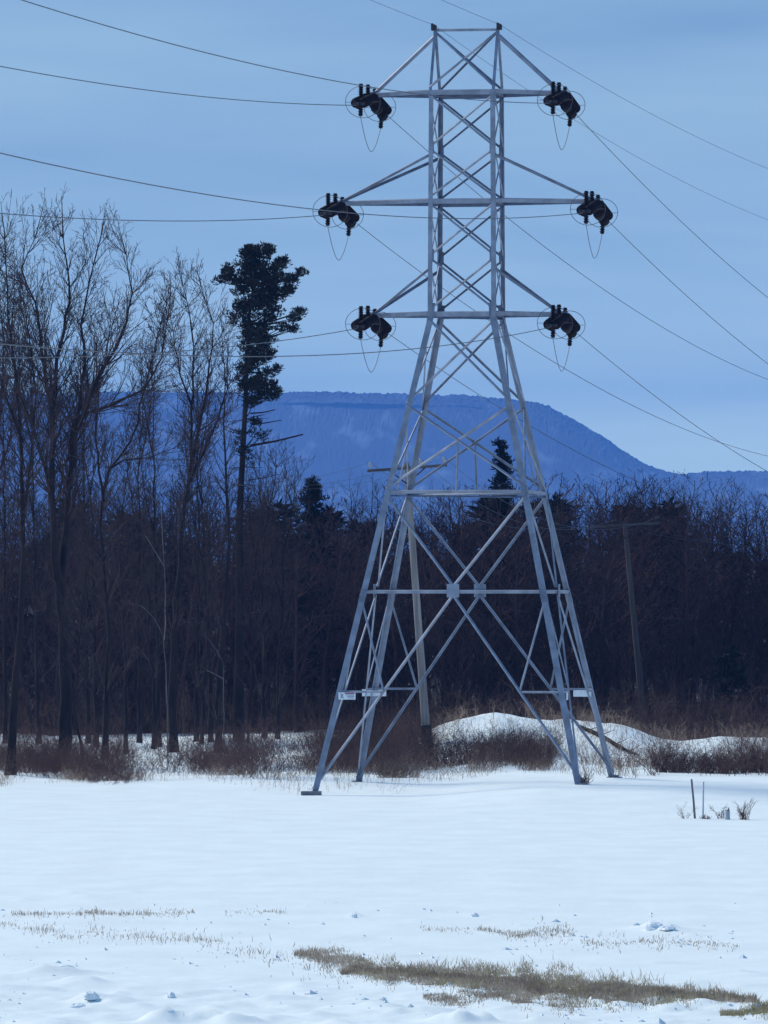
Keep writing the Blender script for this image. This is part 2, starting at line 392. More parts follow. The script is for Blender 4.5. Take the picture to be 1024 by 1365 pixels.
for su in (-1, 1):
    for sv in (-1, 1):
        zf = FOOT[(su, sv)]
        L1 = bar('leg', P(su, sv, zf - .1), P(su, sv, Z_C), 0.25, (su, sv, 0), M_STEEL, .03)
        L2 = bar('leg', P(su, sv, Z_C - .25), P(su, sv, Z_A + .02), 0.19, (su, sv, 0), M_STEEL if sv < 0 else M_STEEL2, .025)  # upper back legs take the steel with shade in its colour
        # splice plates and the knuckle where the legs bend
        for z in (Z_L2 - .45, Z_C - .15, 26.95, 22.4):
            m = MB(); p = P(su, sv, z); q = P(su, sv, z + .55)
            m.angle(p + Vector((su * .012, sv * .012, 0)), q + Vector((su * .012, sv * .012, 0)), .27 if z < Z_C else .225, .03, (su, sv, 0))
            m.build('splice_plate', M_STEEL2, tower)
        # peak member: front and back members meet in one apex
        bar('peak_member', P(su, sv, Z_A), Vector((su * W_TOP, sv * .03, Z_TOP)), 0.12, (su, sv, 0), M_STEEL, .015)
        # step-out footing
        m = MB(); p = P(su, sv, zf)
        m.box((p.x, p.y, zf - .05), (.34, .34, .3)); big_ = 1.25 if (su, sv) == (-1, -1) else 1.0; m.box((p.x, p.y, zf - .12 + .14 * (big_ > 1)), (.62 * big_, .5 * big_, .28))
        m.build('footing', M_CONC, tower)
faces = [(lambda a, z, s=s: Vector((a * hw(z), s * hw(z), z)), Vector((0, s, 0)), s) for s in (-1, 1)] + \
        [(lambda a, z, s=s: Vector((s * hw(z), a * hw(z), z)), Vector((s, 0, 0)), 0) for s in (-1, 1)]
def back_shade_mat(s): return M_STEEL if s <= 0 else M_STEEL2  # back face gets the darker copy, shade painted in as colour
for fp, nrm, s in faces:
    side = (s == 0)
    mat = back_shade_mat(s)
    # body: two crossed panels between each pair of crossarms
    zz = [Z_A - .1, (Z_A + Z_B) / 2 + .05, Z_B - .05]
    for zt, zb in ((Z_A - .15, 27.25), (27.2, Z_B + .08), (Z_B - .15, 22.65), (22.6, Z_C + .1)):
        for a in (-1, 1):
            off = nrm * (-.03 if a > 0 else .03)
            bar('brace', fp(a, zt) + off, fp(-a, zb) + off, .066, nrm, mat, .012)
    # flared part below the waist
    mat = M_STEEL
    for a in (-1, 1):
        off = nrm * (-.035 if a > 0 else .035)
        bar('brace', fp(a, Z_C - .25) + off, fp(-a, Z_PAN) + off, .078, nrm, mat, .014)
        bar('brace', fp(a, Z_PAN - .1) + off, fp(-a, Z_L3 + .1) + off, .082, nrm, mat, .014)
    zc = Z_PAN - .1 - (Z_PAN - Z_L3 - .2) * hw(Z_PAN) / (hw(Z_PAN) + hw(Z_L3))
    bar('hanger', fp(0, zc), fp(0, Z_L3), .066, nrm, mat, .012)
    # V down to the plate, then the A down to the feet
    bar('girt', fp(-1, Z_L3), fp(1, Z_L3), .125, nrm + Vector((0, 0, .6)), mat, .018)
    bar('girt', fp(-1, Z_L2), fp(1, Z_L2), .125, nrm + Vector((0, 0, .6)), mat, .018)
    m = MB(); c = fp(0, Z_L2) + nrm * .05
    m.box(c, (.52, .025, .56) if not side else (.025, .52, .56)); m.build('gusset_plate', mat, tower)
    for a in (-1, 1):
        off = nrm * (.03 * a)
        bar('brace', fp(a, Z_L3 - .12) + off, fp(0, Z_L2 + .18) + off, .09, nrm, mat, .015)
        key = (a, s) if not side else (int(nrm.x), a)
        zf = FOOT[key] + .25
        top = fp(0, Z_L2 - .18); bot = fp(a, zf)
        bar('brace', top, bot, .09, nrm, mat, .015)
        k = (top.z - Z_L1) / (top.z - bot.z); q = top.lerp(bot, k)
        bar('strut', fp(a, Z_L1), q, .075, nrm + Vector((0, 0, .5)), mat, .012)
        bar('strut', fp(a, Z_L2 - .15), q, .066, nrm, mat, .012)
# inner plan bracing at the girts
for z in (Z_L3, Z_C):
    for a in (-1, 1): bar('plan_brace', P(-1, -a, z - .06 * (a + 2)), P(1, a, z - .06 * (a + 2)), .08, (0, 0, 1), M_STEEL2, .012)
# crossarms: pairs of chords that meet at the tips, with hangers from the legs above
TIPS = {}
ARM = {'top': (Z_A, 4.08), 'mid': (Z_B, 5.48), 'low': (Z_C, 4.08)}
HANG = {'mid': 26.95, 'low': 22.15}
for key, (z, tip) in ARM.items():
    for sv in (-1, 1):
        bar('crossarm_beam', Vector((-W_TOP, sv * W_TOP, z)), Vector((W_TOP, sv * W_TOP, z)), .20, (0, sv, .7), back_shade_mat(sv), .022)
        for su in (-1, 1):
            bar('crossarm_chord', Vector((su * W_TOP, sv * W_TOP, z)), Vector((su * tip, sv * .05, z - .02)), .16, (0, sv, .5), back_shade_mat(sv), .018)
            if key in HANG: bar('arm_hanger', Vector((su * W_TOP, sv * W_TOP, HANG[key])), Vector((su * (tip - .15), sv * .06, z + .06)), .10, (0, sv, .5), M_STEEL2, .014)
    for su in (-1, 1):
        bar('side_beam', Vector((su * W_TOP, -W_TOP, z - .02)), Vector((su * W_TOP, W_TOP, z - .02)), .13, (su, 0, .5), M_STEEL2, .016)
        m = MB(); m.box((su * (tip + .05), 0, z - .06), (.34, .2, .2)); m.build('tip_plate', M_STEEL2, tower)
        TIPS[(key, su)] = Vector((su * tip, 0, z - .12))
        if key == 'top': bar('arm_hanger', Vector((su * W_TOP, 0, Z_TOP - .3)), Vector((su * (tip - .15), 0, z + .06)), .14, (0, -1, .5), M_STEEL, .016)
for sv in (-1, 1):
    for a in (-1, 1):
        bar('peak_brace', Vector((a * W_TOP, sv * .05, Z_TOP - .08)), Vector((-a * W_TOP, sv * W_TOP, Z_A + .12)), .072, (0, sv, 0), back_shade_mat(sv), .012)
bar('peak_strut', Vector((-W_TOP, 0, Z_TOP - .02)), Vector((W_TOP, 0, Z_TOP - .02)), .10, (0, -1, .5), M_STEEL, .012)
for su in (-1, 1):
    m = MB(); m.box((su * W_TOP, 0, Z_TOP + .04), (.2, .34, .22)); m.tube([(su * W_TOP, -.55, Z_TOP + .16), (su * W_TOP, .55, Z_TOP + .16)], .045, 6)
    m.box((su * W_TOP, -.45, Z_TOP + .13), (.09, .2, .1)); m.box((su * W_TOP, .45, Z_TOP + .13), (.09, .2, .1))
    m.build('earth_wire_clamp', M_HARD, tower)
# warning signs between the legs at the first strut level
def sign(c, w, h, normal, printed):
    m = MB(); M = Vector(normal).to_track_quat('Y', 'Z').to_matrix()
    m.box(c, (w, .012, h), M.to_4x4()); o = m.build('warning_sign', M_SIGN, tower)
    if printed:
        n = Vector(normal).normalized(); r = M @ Vector((1, 0, 0))
        def strip(name, a, b, ww, hh, mat):
            k = MB(); k.box(Vector(c) + n * .010 + r * a + Vector((0, 0, b)), (ww, .004, hh), M.to_4x4()); k.build(name, mat, o)
        strip('printed_band', -w * .16, h * .36, w * .58, h * .2, M_SIGNTXT)
        for j in range(3): strip('printed_line', -w * .18 - .02 * j, h * (.12 - .2 * j), w * (.5 - .08 * j), h * .09, M_SIGNTXT2)
        # pictogram: a slanted figure
        k = MB(); q = Vector(c) + n * .010 + r * (w * .30)
        k.tube([q + r * .06 + Vector((0, 0, .1)), q + Vector((0, 0, 0)), q - r * .07 + Vector((0, 0, -.1))], .018, 5)
        k.tube([q - r * .06 + Vector((0, 0, .07)), q, q + r * .05 + Vector((0, 0, -.1))], .018, 5)
        k.build('pictogram', M_SIGNTXT2, o)
pA = P(-1, -1, Z_L1 - .22); sign((pA.x + .50, pA.y - .03, Z_L1 - .20), .72, .30, (0, -1, 0), True)
pC = P(-1, 1, Z_L1 - .2); sign((pC.x + .10, pC.y - .04, Z_L1 - .20), 1.05, .30, (0, -1, 0), False)
pD = P(1, 1, Z_L1 - .2); sign((pD.x - .52, pD.y - .04, Z_L1 - .20), .78, .30, (0, -1, 0), False)
pB = P(1, -1, Z_L1 - .2); sign((pB.x + .06, pB.y + .30, Z_L1 - .20), .5, .30, (1, 0, 0), False)

# ------------------------------------------------------------------ insulator assemblies (dead-end strings, rings, jumper)
SL_T, SL_A = 0.150, 0.115          # droop of the near and the far string
TE, AE = -3.75, 3.75
def disc_profile(n, pitch, r, core=.05):
    pr = [(0, core)]
    for i in range(n):
        t = .04 + i * pitch
        pr += [(t, core), (t + pitch * .18, r * .55), (t + pitch * .36, r), (t + pitch * .52, r * .96), (t + pitch * .60, core * 1.3), (t + pitch * .95, core)]
    return pr + [(.08 + n * pitch, core)]
def make_assembly():
    root = empty('insulator_assembly')
    for sgn, sl in ((-1, SL_T), (1, SL_A)):
        for off in (-.17, .17):
            m = MB(); p0 = Vector((off, sgn * .35, -.05 - sl * .35)); p1 = Vector((off, sgn * 3.45, -.05 - sl * 3.45))
            m.lathe(p0, p1, disc_profile(15, .20, .235), 12); m.build('insulator_string', M_PORC, root, True)
        m = MB()
        m.tube([(0, 0, -.02), (0, sgn * .33, -.05 - sl * .33)], .045, 6); m.box((0, sgn * .33, -.06 - sl * .33), (.5, .09, .1)); m.build('arm_link', M_HARD, root); m = MB()
        m.box((0, sgn * 3.5, -.06 - sl * 3.5), (.52, .14, .13)); m.tube([(0, sgn * 3.5, -.06 - sl * 3.5), (0, sgn * 4.05, -.06 - sl * 4.0)], .06, 6)
        m.build('yoke', M_HARD, root)
        # grading ring round the string, square to the line
        m = MB(); R = .76 if sgn < 0 else .70; yc = sgn * 2.35; zc = -.08 - sl * 2.35
        pts = [(R * 1.04 * math.cos(a), yc + .10 * math.sin(a) * sgn, zc + R * .93 * math.sin(a)) for a in np.linspace(0, 2 * math.pi, 41)]
        m.tube(pts, .013, 5, False)
        rg = m.build('grading_ring', M_WIRE, root, True)
        m = MB(); m.tube([(-R * 1.03, yc, zc), (-.2, yc, zc)], .011, 4); m.tube([(R * 1.03, yc, zc), (.2, yc, zc)], .011, 4); m.build('ring_bracket', M_WIRE, rg)
    # ribbed post insulators: three rising above the strings, two hanging below carry the jumper
    def post(p, L, tilt=0.0, r=.125):
        m = MB(); q = Vector(p) + Vector((tilt, 0, L))
        n = max(4, int(abs(L) / .11)); m.lathe(p, q, disc_profile(n, (abs(L) - .08) / n, r, .085), 10); m.build('post_insulator', M_PORC, root, True)
        return q
    post((-.02, -2.75, -.30), .66); post((0, -1.0, -.05), .50); post((.06, .45, -.05), .42, .02)
    a = post((.03, -3.05, -.50), -.62, -.02); b = post((.02, 2.75, -.42), -.86, -.06)
    m = MB(); m.tube([(0, -3.1, -.52), (0, -1.5, -.34), (0, 0, -.16)], .06, 6); m.tube([(0, 2.9, -.44), (0, 1.5, -.30), (0, 0, -.16)], .07, 6)
    m.lathe((.02, 2.55, -.62), (.02, 3.3, -.70), [(0, .10), (.06, .20), (.2, .24), (.3, .15), (.36, .24), (.55, .24), (.6, .14), (.75, .1)], 12)
    m.lathe((.0, .9, -.42), (.0, 1.9, -.52), [(0, .08), (.08, .22), (.3, .25), (.36, .14), (.44, .25), (.7, .25), (.76, .14), (1.0, .08)], 12)
    m.lathe((-.02, -2.9, -.55), (-.02, -3.6, -.64), [(0, .1), (.05, .2), (.2, .23), (.28, .14), (.34, .22), (.5, .22), (.56, .12), (.7, .1)], 12)
    m.build('string_clamp', M_PORC, root)
    m = MB()
    pts = [a]; bot = 1.32
    for k in range(1, 20):
        t = k / 20
        p = Vector(a).lerp(Vector(b), t); p.z -= bot * (1 - abs(2 * t - 1) ** 1.7); pts.append(p)
    pts.append(b); m.tube(pts, .014, 5); m.build('jumper', M_WIRE, root, True)
    return root
proto = make_assembly()
def copy_tree(o, parent=None):
    c = o.copy(); COL.objects.link(c); c.parent = parent
    for ch in o.children: copy_tree(ch, c)
    return c
names = {'top': 'top', 'mid': 'long middle', 'low': 'lowest'}
sides = {-1: 'nearer the pine', 1: 'farther from the pine'}
first = True
for key in ('top', 'mid', 'low'):
    for su in (-1, 1):
        o = proto if first else copy_tree(proto); first = False
        p = TIPS[(key, su)]
        o.location = tw(p.x, p.y, p.z); o.rotation_euler = (0, 0, ROT); o.scale = (.94, .98, .94)
        tag(o, f'dark insulator cluster on the {names[key]} crossarm tip {sides[su]}', 'insulator', 'insulator clusters on the crossarm tips')

# ------------------------------------------------------------------ conductors and earth wires
def wire(name, pts, r, mat, label, group):
    m = MB(); m.tube(pts, r, 5); o = m.build(name, mat, None, True)
    # put the origin at one end of the wire
    p = Vector(pts[0]); o.data.transform(Matrix.Translation(-p)); o.location = p
    return tag(o, label, 'wire', group)
DT = Vector((math.sin(-ROT), math.cos(ROT), 0))
for key in ('top', 'mid', 'low'):
    for su in (-1, 1):
        p = TIPS[(key, su)]; w0 = tw(p.x, p.y, p.z)
        for sgn, a, b, e, length in ((-1, .066, .000236, SL_T, 280), (1, .0755, .000205, SL_A, 300)):
            z0 = -.06 - e * 4.0 + a * 4.0 * 0
            pts = []
            for t in np.concatenate([np.linspace(4.0, 60, 24), np.linspace(64, length, 44)]):
                d = t - 4.0
                q = w0 + DT * (sgn * t); q.z += z0 - a * d + b * d * d; pts.append(q)
            span = 'over the field' if sgn < 0 else 'over the wood'
            wire('conductor_wire', pts, 0.0165 if sgn < 0 else .0145, M_WIRE, f'thin conductor {span} from the {names[key]} crossarm tip {sides[su]}', 'conductors strung from the pylon')
for su, a1, b1, a2, b2 in ((-1, .02, .00010, .030, .00015), (1, .02, .00010, .012, .00013)):
    w0 = tw(su * W_TOP, 0, Z_TOP + .16)
    for sgn, a, b in ((-1, a1, b1), (1, a2, b2)):
        pts = [w0 + DT * (sgn * t) + Vector((0, 0, -a * t + b * t * t)) for t in np.linspace(0, 285, 50)]
        span = 'over the field' if sgn < 0 else 'over the wood'
        wire('earth_wire', pts, .009, M_WIRE, f'very thin earth wire {span} from the pylon peak {sides[su]}', 'earth wires at the top of the pylon')

# ------------------------------------------------------------------ wooden distribution poles
def wood_pole(base, top, r0, r1, mat, arm_half, arm_dir, label, sleeve=False, arm_drop=.35, pins=(-1, .0, 1), brace=True, pinmat=None, tilt=0.0, pinh=.24):
    base = Vector(base); top = Vector(top)
    root = empty('utility_pole', base); tag(root, label, 'utility pole', 'wooden utility poles')
    d = top - base
    m = MB(); m.tube([d * t - Vector((0, 0, .4 if t == 0 else 0)) for t in np.linspace(0, 1, 8)], [r0 + (r1 - r0) * t for t in np.linspace(0, 1, 8)], 14)
    m.build('pole', mat, root, True)
    ax = Vector((math.cos(arm_dir), math.sin(arm_dir), tilt)).normalized(); c = d - Vector((0, 0, arm_drop)) 
    nrm = Vector((-ax.y, ax.x, 0)).normalized(); c = c - nrm * (r1 + .05)
    M = Matrix((ax, nrm, ax.cross(nrm))).transposed().to_4x4()
    m = MB(); m.box(c, (arm_half * 2, .10, .13), M); m.build('crossarm', M_ARMWOOD, root)
    if brace:
        for s in (-1, 1):
            m = MB(); m.angle(c + ax * (s * arm_half * .45) - Vector((0, 0, .05)) - nrm * .06, Vector((0, 0, 0)) + d - Vector((0, 0, arm_drop + .75)) - nrm * (r1 + .02), .045, .01, -nrm); m.build('arm_brace', M_HARD, root)
    tips = []
    for k in pins:
        p = c + ax * (k * (arm_half - .09)) + Vector((0, 0, .06))
        m = MB(); m.lathe(p, p + Vector((0, 0, pinh)), [(0, .03), (pinh * .3, .03), (pinh * .33, .085), (pinh * .6, .07), (pinh * .65, .09), (pinh * .95, .055), (pinh, .03)], 10)
        m.build('pin_insulator', pinmat or M_PIN, root, True); tips.append(base + p + Vector((0, 0, pinh)))
    if sleeve:
        m = MB(); m.box((-.02, -.12, .30), (.56, .5, .62)); m.tube([(0, 0, .3), d * .085], r0 + .05, 12)
        m.build('base_sleeve', M_TAR, root)
    return tips
b1 = at(570, 1026, 343); b1.z = gz(b1.x, b1.y)
tips1 = wood_pole(b1, at(542, 617, 343), .21, .145, M_POLE, 1.92, math.radians(8), 'leaning grey wooden utility pole seen through the legs of the pylon', True, .25, (-.97, .35, .97), True, M_PIN, .075, .34)
b2 = at(860, 985, 399); b2.z = gz(b2.x, b2.y)
tips2 = wood_pole(b2, at(833, 697, 399), .20, .13, M_POLE2, 2.0, math.radians(12), 'brown wooden utility pole in front of the dark wood behind the berm', False, .12, (-.97, -.35, .97), True, M_PINDARK, .06, .26)
b3 = at(-44, 1020, 346); b3.z = gz(b3.x, b3.y)
tips3 = wood_pole(b3, at(-44, 497, 346), .20, .14, M_POLE, 2.35, math.radians(4), 'wooden utility pole with a pale crossarm at the edge of the field', False, .25, (-.97, .4, .97), True, M_PIN, 0.01, .3)
def sag_pts(a, b, s, n=26):
    return [a.lerp(b, t) - Vector((0, 0, s * 4 * t * (1 - t))) for t in np.linspace(0, 1, n)]
for k in range(3):
    wire('distribution_wire', sag_pts(tips1[k], tips2[k], 1.5 + .15 * k), .011, M_WIRE, f'thin line from leaning pole to brown pole, {("pine-side", "inner", "mound-side")[k]} pin', 'lines between the wooden poles')
    wire('distribution_wire', sag_pts(tips3[k], tips1[k], 2.9 + .2 * k, 36), .0065, M_WIRE, f'thin line past the bare trees to the leaning pole, {("pine-side", "inner", "mound-side")[k]} pin', 'lines between the wooden poles')
    e = tips2[k] + Vector((26, 14, .5))
    wire('distribution_wire', sag_pts(tips2[k], e, 1.7 + .25 * k), .011, M_WIRE, f'thin line leaving the brown pole along the wood, {("pine-side", "inner", "far")[k]} pin', 'lines between the wooden poles')

# ------------------------------------------------------------------ bare trees
def rnd_perp(d, rng):
    v = Vector((rng.gauss(0, 1), rng.gauss(0, 1), rng.gauss(0, 1))); v = v - d * v.dot(d)
    return v.normalized() if v.length > 1e-4 else Vector((1, 0, 0))
def grow(S, p, d, L, r, lev, rng, maxlev, up=.10, wig=.16, kids=(3, 5), rmin=.008):
    n = max(3, int(3 + L * .9)) if lev < maxlev else 3
    n = min(n, 7); st = L / n; r1 = max(r * .28, rmin)
    for i in range(n):
        d = (d + rnd_perp(d, rng) * rng.uniform(0, wig) + Vector((0, 0, up * rng.uniform(.3, 1)))).normalized()
        q = p + d * st * rng.uniform(.85, 1.15)
        ra = r + (r1 - r) * i / n; rb = r + (r1 - r) * (i + 1) / n
        S[min(lev, 3)].append((*p, *q, ra, rb))
        if lev < maxlev and i >= (1 if lev > 0 else 1):
            for _ in range(rng.choice((1, 1, 2)) if lev < maxlev - 1 else rng.choice((1, 2))):
                ang = rng.uniform(.45, .95)
                cd = (d * math.cos(ang) + rnd_perp(d, rng) * math.sin(ang)).normalized()
                grow(S, p.lerp(q, rng.random()), cd, L * rng.uniform(.34, .58) * (1 - .3 * i / n), max(rb * rng.uniform(.45, .65), rmin), lev + 1, rng, maxlev, up, wig * 1.15, kids, rmin)
        p = q
def path3(pts, Y, rng, dz=.9):
    """photo points -> 3-D path at about Y metres, wandering in depth"""
    out = []; off = 0
    for k, (px, py) in enumerate(pts):
        if k: off += rng.uniform(-dz, dz)
        out.append(at(px, py, Y + off))
    return out
def resample(P, step):
    out = [P[0]]
    for a, b in zip(P[:-1], P[1:]):
        n = max(1, int((b - a).length / step))
        out += [a.lerp(b, k / n) for k in range(1, n + 1)]
    return out
SHRINK = 0.945
def bare_tree(name, Y, stems, label, seed, maxlev=3, dens=1.0, bl=3.2, cat='tree', group='bare trees beside the field', barkmat=None, start=.30, rmin=.008):
    """stems: (photo polyline, radius at start, radius at end)"""
    rng = random.Random(seed)
    S = [[], [], [], []]; tm = MB()
    b = None
    for k, (pts, r0, r1) in enumerate(stems):
        yb = stems[0][0][0][1]
        Pth = resample(path3([(x_, yb - (yb - y_) * SHRINK) for x_, y_ in pts], Y, rng, .8 if k else .35), .7)
        if b is None:
            g0 = gz(Pth[0].x, Pth[0].y); Pth[0].z = g0 - .15; b = Vector((Pth[0].x, Pth[0].y, g0))
        n = len(Pth)
        rad = [r0 + (max(r1 * .6, .014) - r0) * (i / (n - 1)) ** .62 for i in range(n)]
        if k == 0: rad[0] *= 1.35
        Pth = [p + Vector((rng.gauss(0, .03), rng.gauss(0, .05), 0)) if 0 < i < n - 1 else p for i, p in enumerate(Pth)]
        tm.tube(Pth, rad, 9 if r0 > .1 else 6)
        for i in range(1, n):
            f = i / (n - 1)
            lo = start if k == 0 else .12
            if f < lo and rng.random() > .12: continue
            for _ in range(5):
                if rng.random() > 1.15 * dens: continue
                d = (Pth[i] - Pth[i - 1]).normalized(); ang = rng.uniform(.4, .9)
                cd = (d * math.cos(ang) + rnd_perp(d, rng) * math.sin(ang)).normalized()
                L = bl * rng.uniform(.45, 1.25) * (1 - .35 * f)
                grow(S, Pth[i].copy(), cd, L, min(max(rad[i] * rng.uniform(.3, .5), .015), .045), 1, rng, maxlev, up=.16, rmin=rmin)
        grow(S, Pth[-1].copy(), (Pth[-1] - Pth[-2]).normalized(), bl * .7, r1, 1, rng, maxlev, up=.18, rmin=rmin)
    root = empty(name, b); tag(root, label, cat, group)
    o = tm.build('trunk', barkmat or M_BARK, root, True); o.data.transform(Matrix.Translation(-b))
    cm = MB(); cm.segs(S[1], 5); cm.segs(S[2], 3); cm.segs(S[3], 3)
    o = cm.build('crown', M_TWIG, root); o.data.transform(Matrix.Translation(-b))
    return root

bare_tree('bare_tree', 330, [([(14, 1036), (17, 960), (22, 890), (29, 800), (32, 716), (30, 640), (26, 518), (16, 430), (9, 363), (6, 277)], .24, .035),
                             ([(30, 660), (42, 590), (48, 500), (40, 420), (30, 350)], .10, .03), ([(29, 560), (8, 500), (-14, 420), (-26, 330)], .09, .03)],
          'dark straight bare trunk with a high thin crown at the outer end of the row', 101, 3, .8, 2.6, start=.42)
bare_tree('bare_tree', 346, [([(86, 1022), (87, 960), (88, 900), (84, 820), (75, 729), (69, 638), (71, 518), (77, 449), (92, 367), (90, 324), (84, 276)], .40, .045),
                             ([(80, 760), (88, 690), (92, 621), (101, 543), (114, 453), (108, 400), (118, 340), (130, 290)], .22, .04),
                             ([(96, 600), (101, 552), (120, 500), (138, 458), (163, 415), (176, 355), (168, 299)], .19, .03),
                             ([(71, 540), (62, 480), (56, 432), (47, 367), (28, 320), (46, 277)], .13, .03),
                             ([(92, 590), (99, 539), (120, 522), (146, 514), (170, 500), (191, 490), (215, 445), (223, 393)], .12, .035),
                             ([(69, 640), (50, 560), (28, 500), (12, 430), (18, 370)], .12, .03)],
          'biggest bare tree, broad spreading crown on a thick dark trunk', 102, 3, .92, 2.9, start=.45)
bare_tree('bare_tree', 362, [([(140, 1006), (142, 920), (146, 841), (140, 760), (133, 690), (138, 636), (146, 604), (172, 565), (185, 535), (192, 490), (205, 440), (214, 400)], .19, .04),
                             ([(150, 600), (163, 591), (198, 587), (236, 572)], .07, .02), ([(138, 650), (128, 560), (132, 470), (150, 400)], .09, .02)],
          'bare tree with a crooked stem leaning out beside the broad-crowned tree', 103, 3, .8, 2.4, start=.4)
bare_tree('bare_tree', 374, [([(168, 1006), (167, 940), (168, 870), (162, 780), (158, 700), (166, 640), (172, 600)], .13, .03)],
          'thin bare tree with a straight slim trunk between the larger ones', 104, 3, .8, 2.2, start=.35)
bare_tree('bare_tree', 376, [([(231, 1002), (230, 940), (230, 880), (234, 793), (243, 699), (249, 634), (254, 590), (256, 518), (258, 432), (254, 385), (244, 346)], .27, .03),
                             ([(254, 621), (262, 600), (271, 580), (290, 535), (303, 492), (304, 440)], .12, .02),
                             ([(254, 605), (264, 550), (275, 501), (282, 432), (284, 398), (268, 346)], .13, .02),
                             ([(257, 520), (240, 470), (230, 410), (222, 370)], .07, .02)],
          'tall narrow bare tree forking into two upright stems beside the pine', 105, 3, .85, 2.3, start=.45)
bare_tree('bare_tree', 374, [([(291, 1004), (291, 940), (294, 875), (301, 785), (306, 707), (302, 640), (298, 560), (301, 480), (296, 410)], .22, .02)],
          'straight dark bare tree standing close against the pine trunk', 106, 3, .7, 1.9, start=.5)
bare_tree('bare_tree', 384, [([(269, 1003), (271, 930), (275, 860), (277, 800), (281, 740), (278, 690)], .12, .03)],
          'slim bare sapling between the forked tree and the pine', 107, 3, .8, 1.9, start=.35)
bare_tree('bare_tree', 386, [([(205, 1000), (206, 950), (204, 900), (196, 850), (200, 790), (190, 720), (182, 660)], .13, .025)],
          'short bare tree behind the snowy gap in the brush', 108, 3, .8, 2.0, start=.3)
bare_tree('bare_tree', 340, [([(112, 1018), (100, 940), (104, 860), (112, 780), (120, 730), (118, 690)], .09, .02), ([(103, 850), (84, 820), (62, 800)], .05, .015)],
          'young bare tree bending out from beside the thickest trunk', 109, 3, .9, 1.8, start=.35)
bare_tree('pale_sapling', 366, [([(224, 985), (221, 900), (219, 840), (206, 815), (192, 798), (179, 795)], .04, .014), ([(219, 845), (220, 780), (218, 700), (214, 660), (200, 640)], .035, .012), ([(218, 740), (204, 715), (194, 698)], .03, .012)],
          'slender sapling with pale grey branches in front of the forked tree', 110, 2, .35, 1.0, barkmat=M_PALE, start=.6, cat='tree')
bare_tree('pale_sapling', 368, [([(300, 990), (298, 930), (299, 880), (290, 862), (279, 845)], .03, .012), ([(298, 900), (286, 893), (276, 888)], .02, .010)],
          'small sapling with pale arching twigs at the foot of the pine', 111, 2, .35, 1.0, barkmat=M_PALE, start=.6, cat='tree')
bare_tree('bare_tree', 352, [([(-12, 1040), (-10, 900), (-16, 760), (-12, 640), (0, 520), (6, 420), (-4, 330)], .22, .03), ([(-12, 640), (14, 560), (20, 470)], .09, .02)],
          'bare tree rising behind the outermost dark trunk', 112, 3, .8, 2.6, start=.35)
bare_tree('bare_tree', 388, [([(330, 1000), (336, 900), (334, 820), (340, 740), (346, 690), (352, 640)], .10, .02)],
          'thin bare tree leaning beyond the pine trunk', 113, 3, .9, 2.2, start=.3)

sr = random.Random(404)
for k, (px, top, Y) in enumerate([(52, 420, 398), (118, 400, 402), (128, 520, 392), (186, 470, 404), (212, 455, 396), (262, 470, 402), (282, 540, 398), (352, 600, 404), (370, 640, 400), (8, 450, 400), (-20, 430, 396), (88, 500, 404)]):
    b0 = HORIZON + H_EYE / Y * F_PX; dx = sr.uniform(-14, 14)
    pts = [(px + dx * f + sr.uniform(-5, 5) * f, b0 + (top - b0) * f) for f in (0, .15, .35, .55, .75, .9, 1)]
    st = [(pts, .15, .02)]
    for j in (2, 3, 4):
        q = pts[j]; e = sr.choice((-1, 1)); st.append(([q, (q[0] + e * 9, q[1] - 45), (q[0] + e * 16, q[1] - 95), (q[0] + e * 18, max(top, q[1] - 140))], .06, .015))
    bare_tree('bare_tree', Y, st, 'slender bare tree in the second row behind the brush', 500 + k, 3, .62, 2.3, group='slender bare trees in the second row', start=.3)

# ------------------------------------------------------------------ needles
def tufts(C, R, n, rng, size, up=.5, blades=5):
    """n tufts of needle blades in an ellipsoid: (V, F tris)"""
    d = rng.normal(size=(n, 3)); d /= np.linalg.norm(d, axis=1)[:, None]
    rad = rng.random(n) ** .45
    c = np.array(C) + d * rad[:, None] * np.array(R)
    V = []
    a = rng.normal(size=(n, blades, 3)); a[:, :, 2] = np.abs(a[:, :, 2]) * up + up * .5
    a += (d * .5)[:, None, :]
    a /= np.linalg.norm(a, axis=2)[:, :, None]
    L = size * rng.uniform(.6, 1.3, (n, blades, 1))
    side = np.cross(a, rng.normal(size=(n, blades, 3))); side /= np.linalg.norm(side, axis=2)[:, :, None] + 1e-9
    w = L * .105
    p = c[:, None, :]
    V = np.stack([p - side * w * .6, p + side * w * .6, p + a * L * .6 + side * w, p + a * L, p + a * L * .6 - side * w], axis=2).reshape(-1, 3)
    k = (np.arange(n * blades) * 5)[:, None]
    return V, np.concatenate([k + np.array([[0, 1, 2]]), k + np.array([[0, 2, 4]]), k + np.array([[2, 3, 4]])])

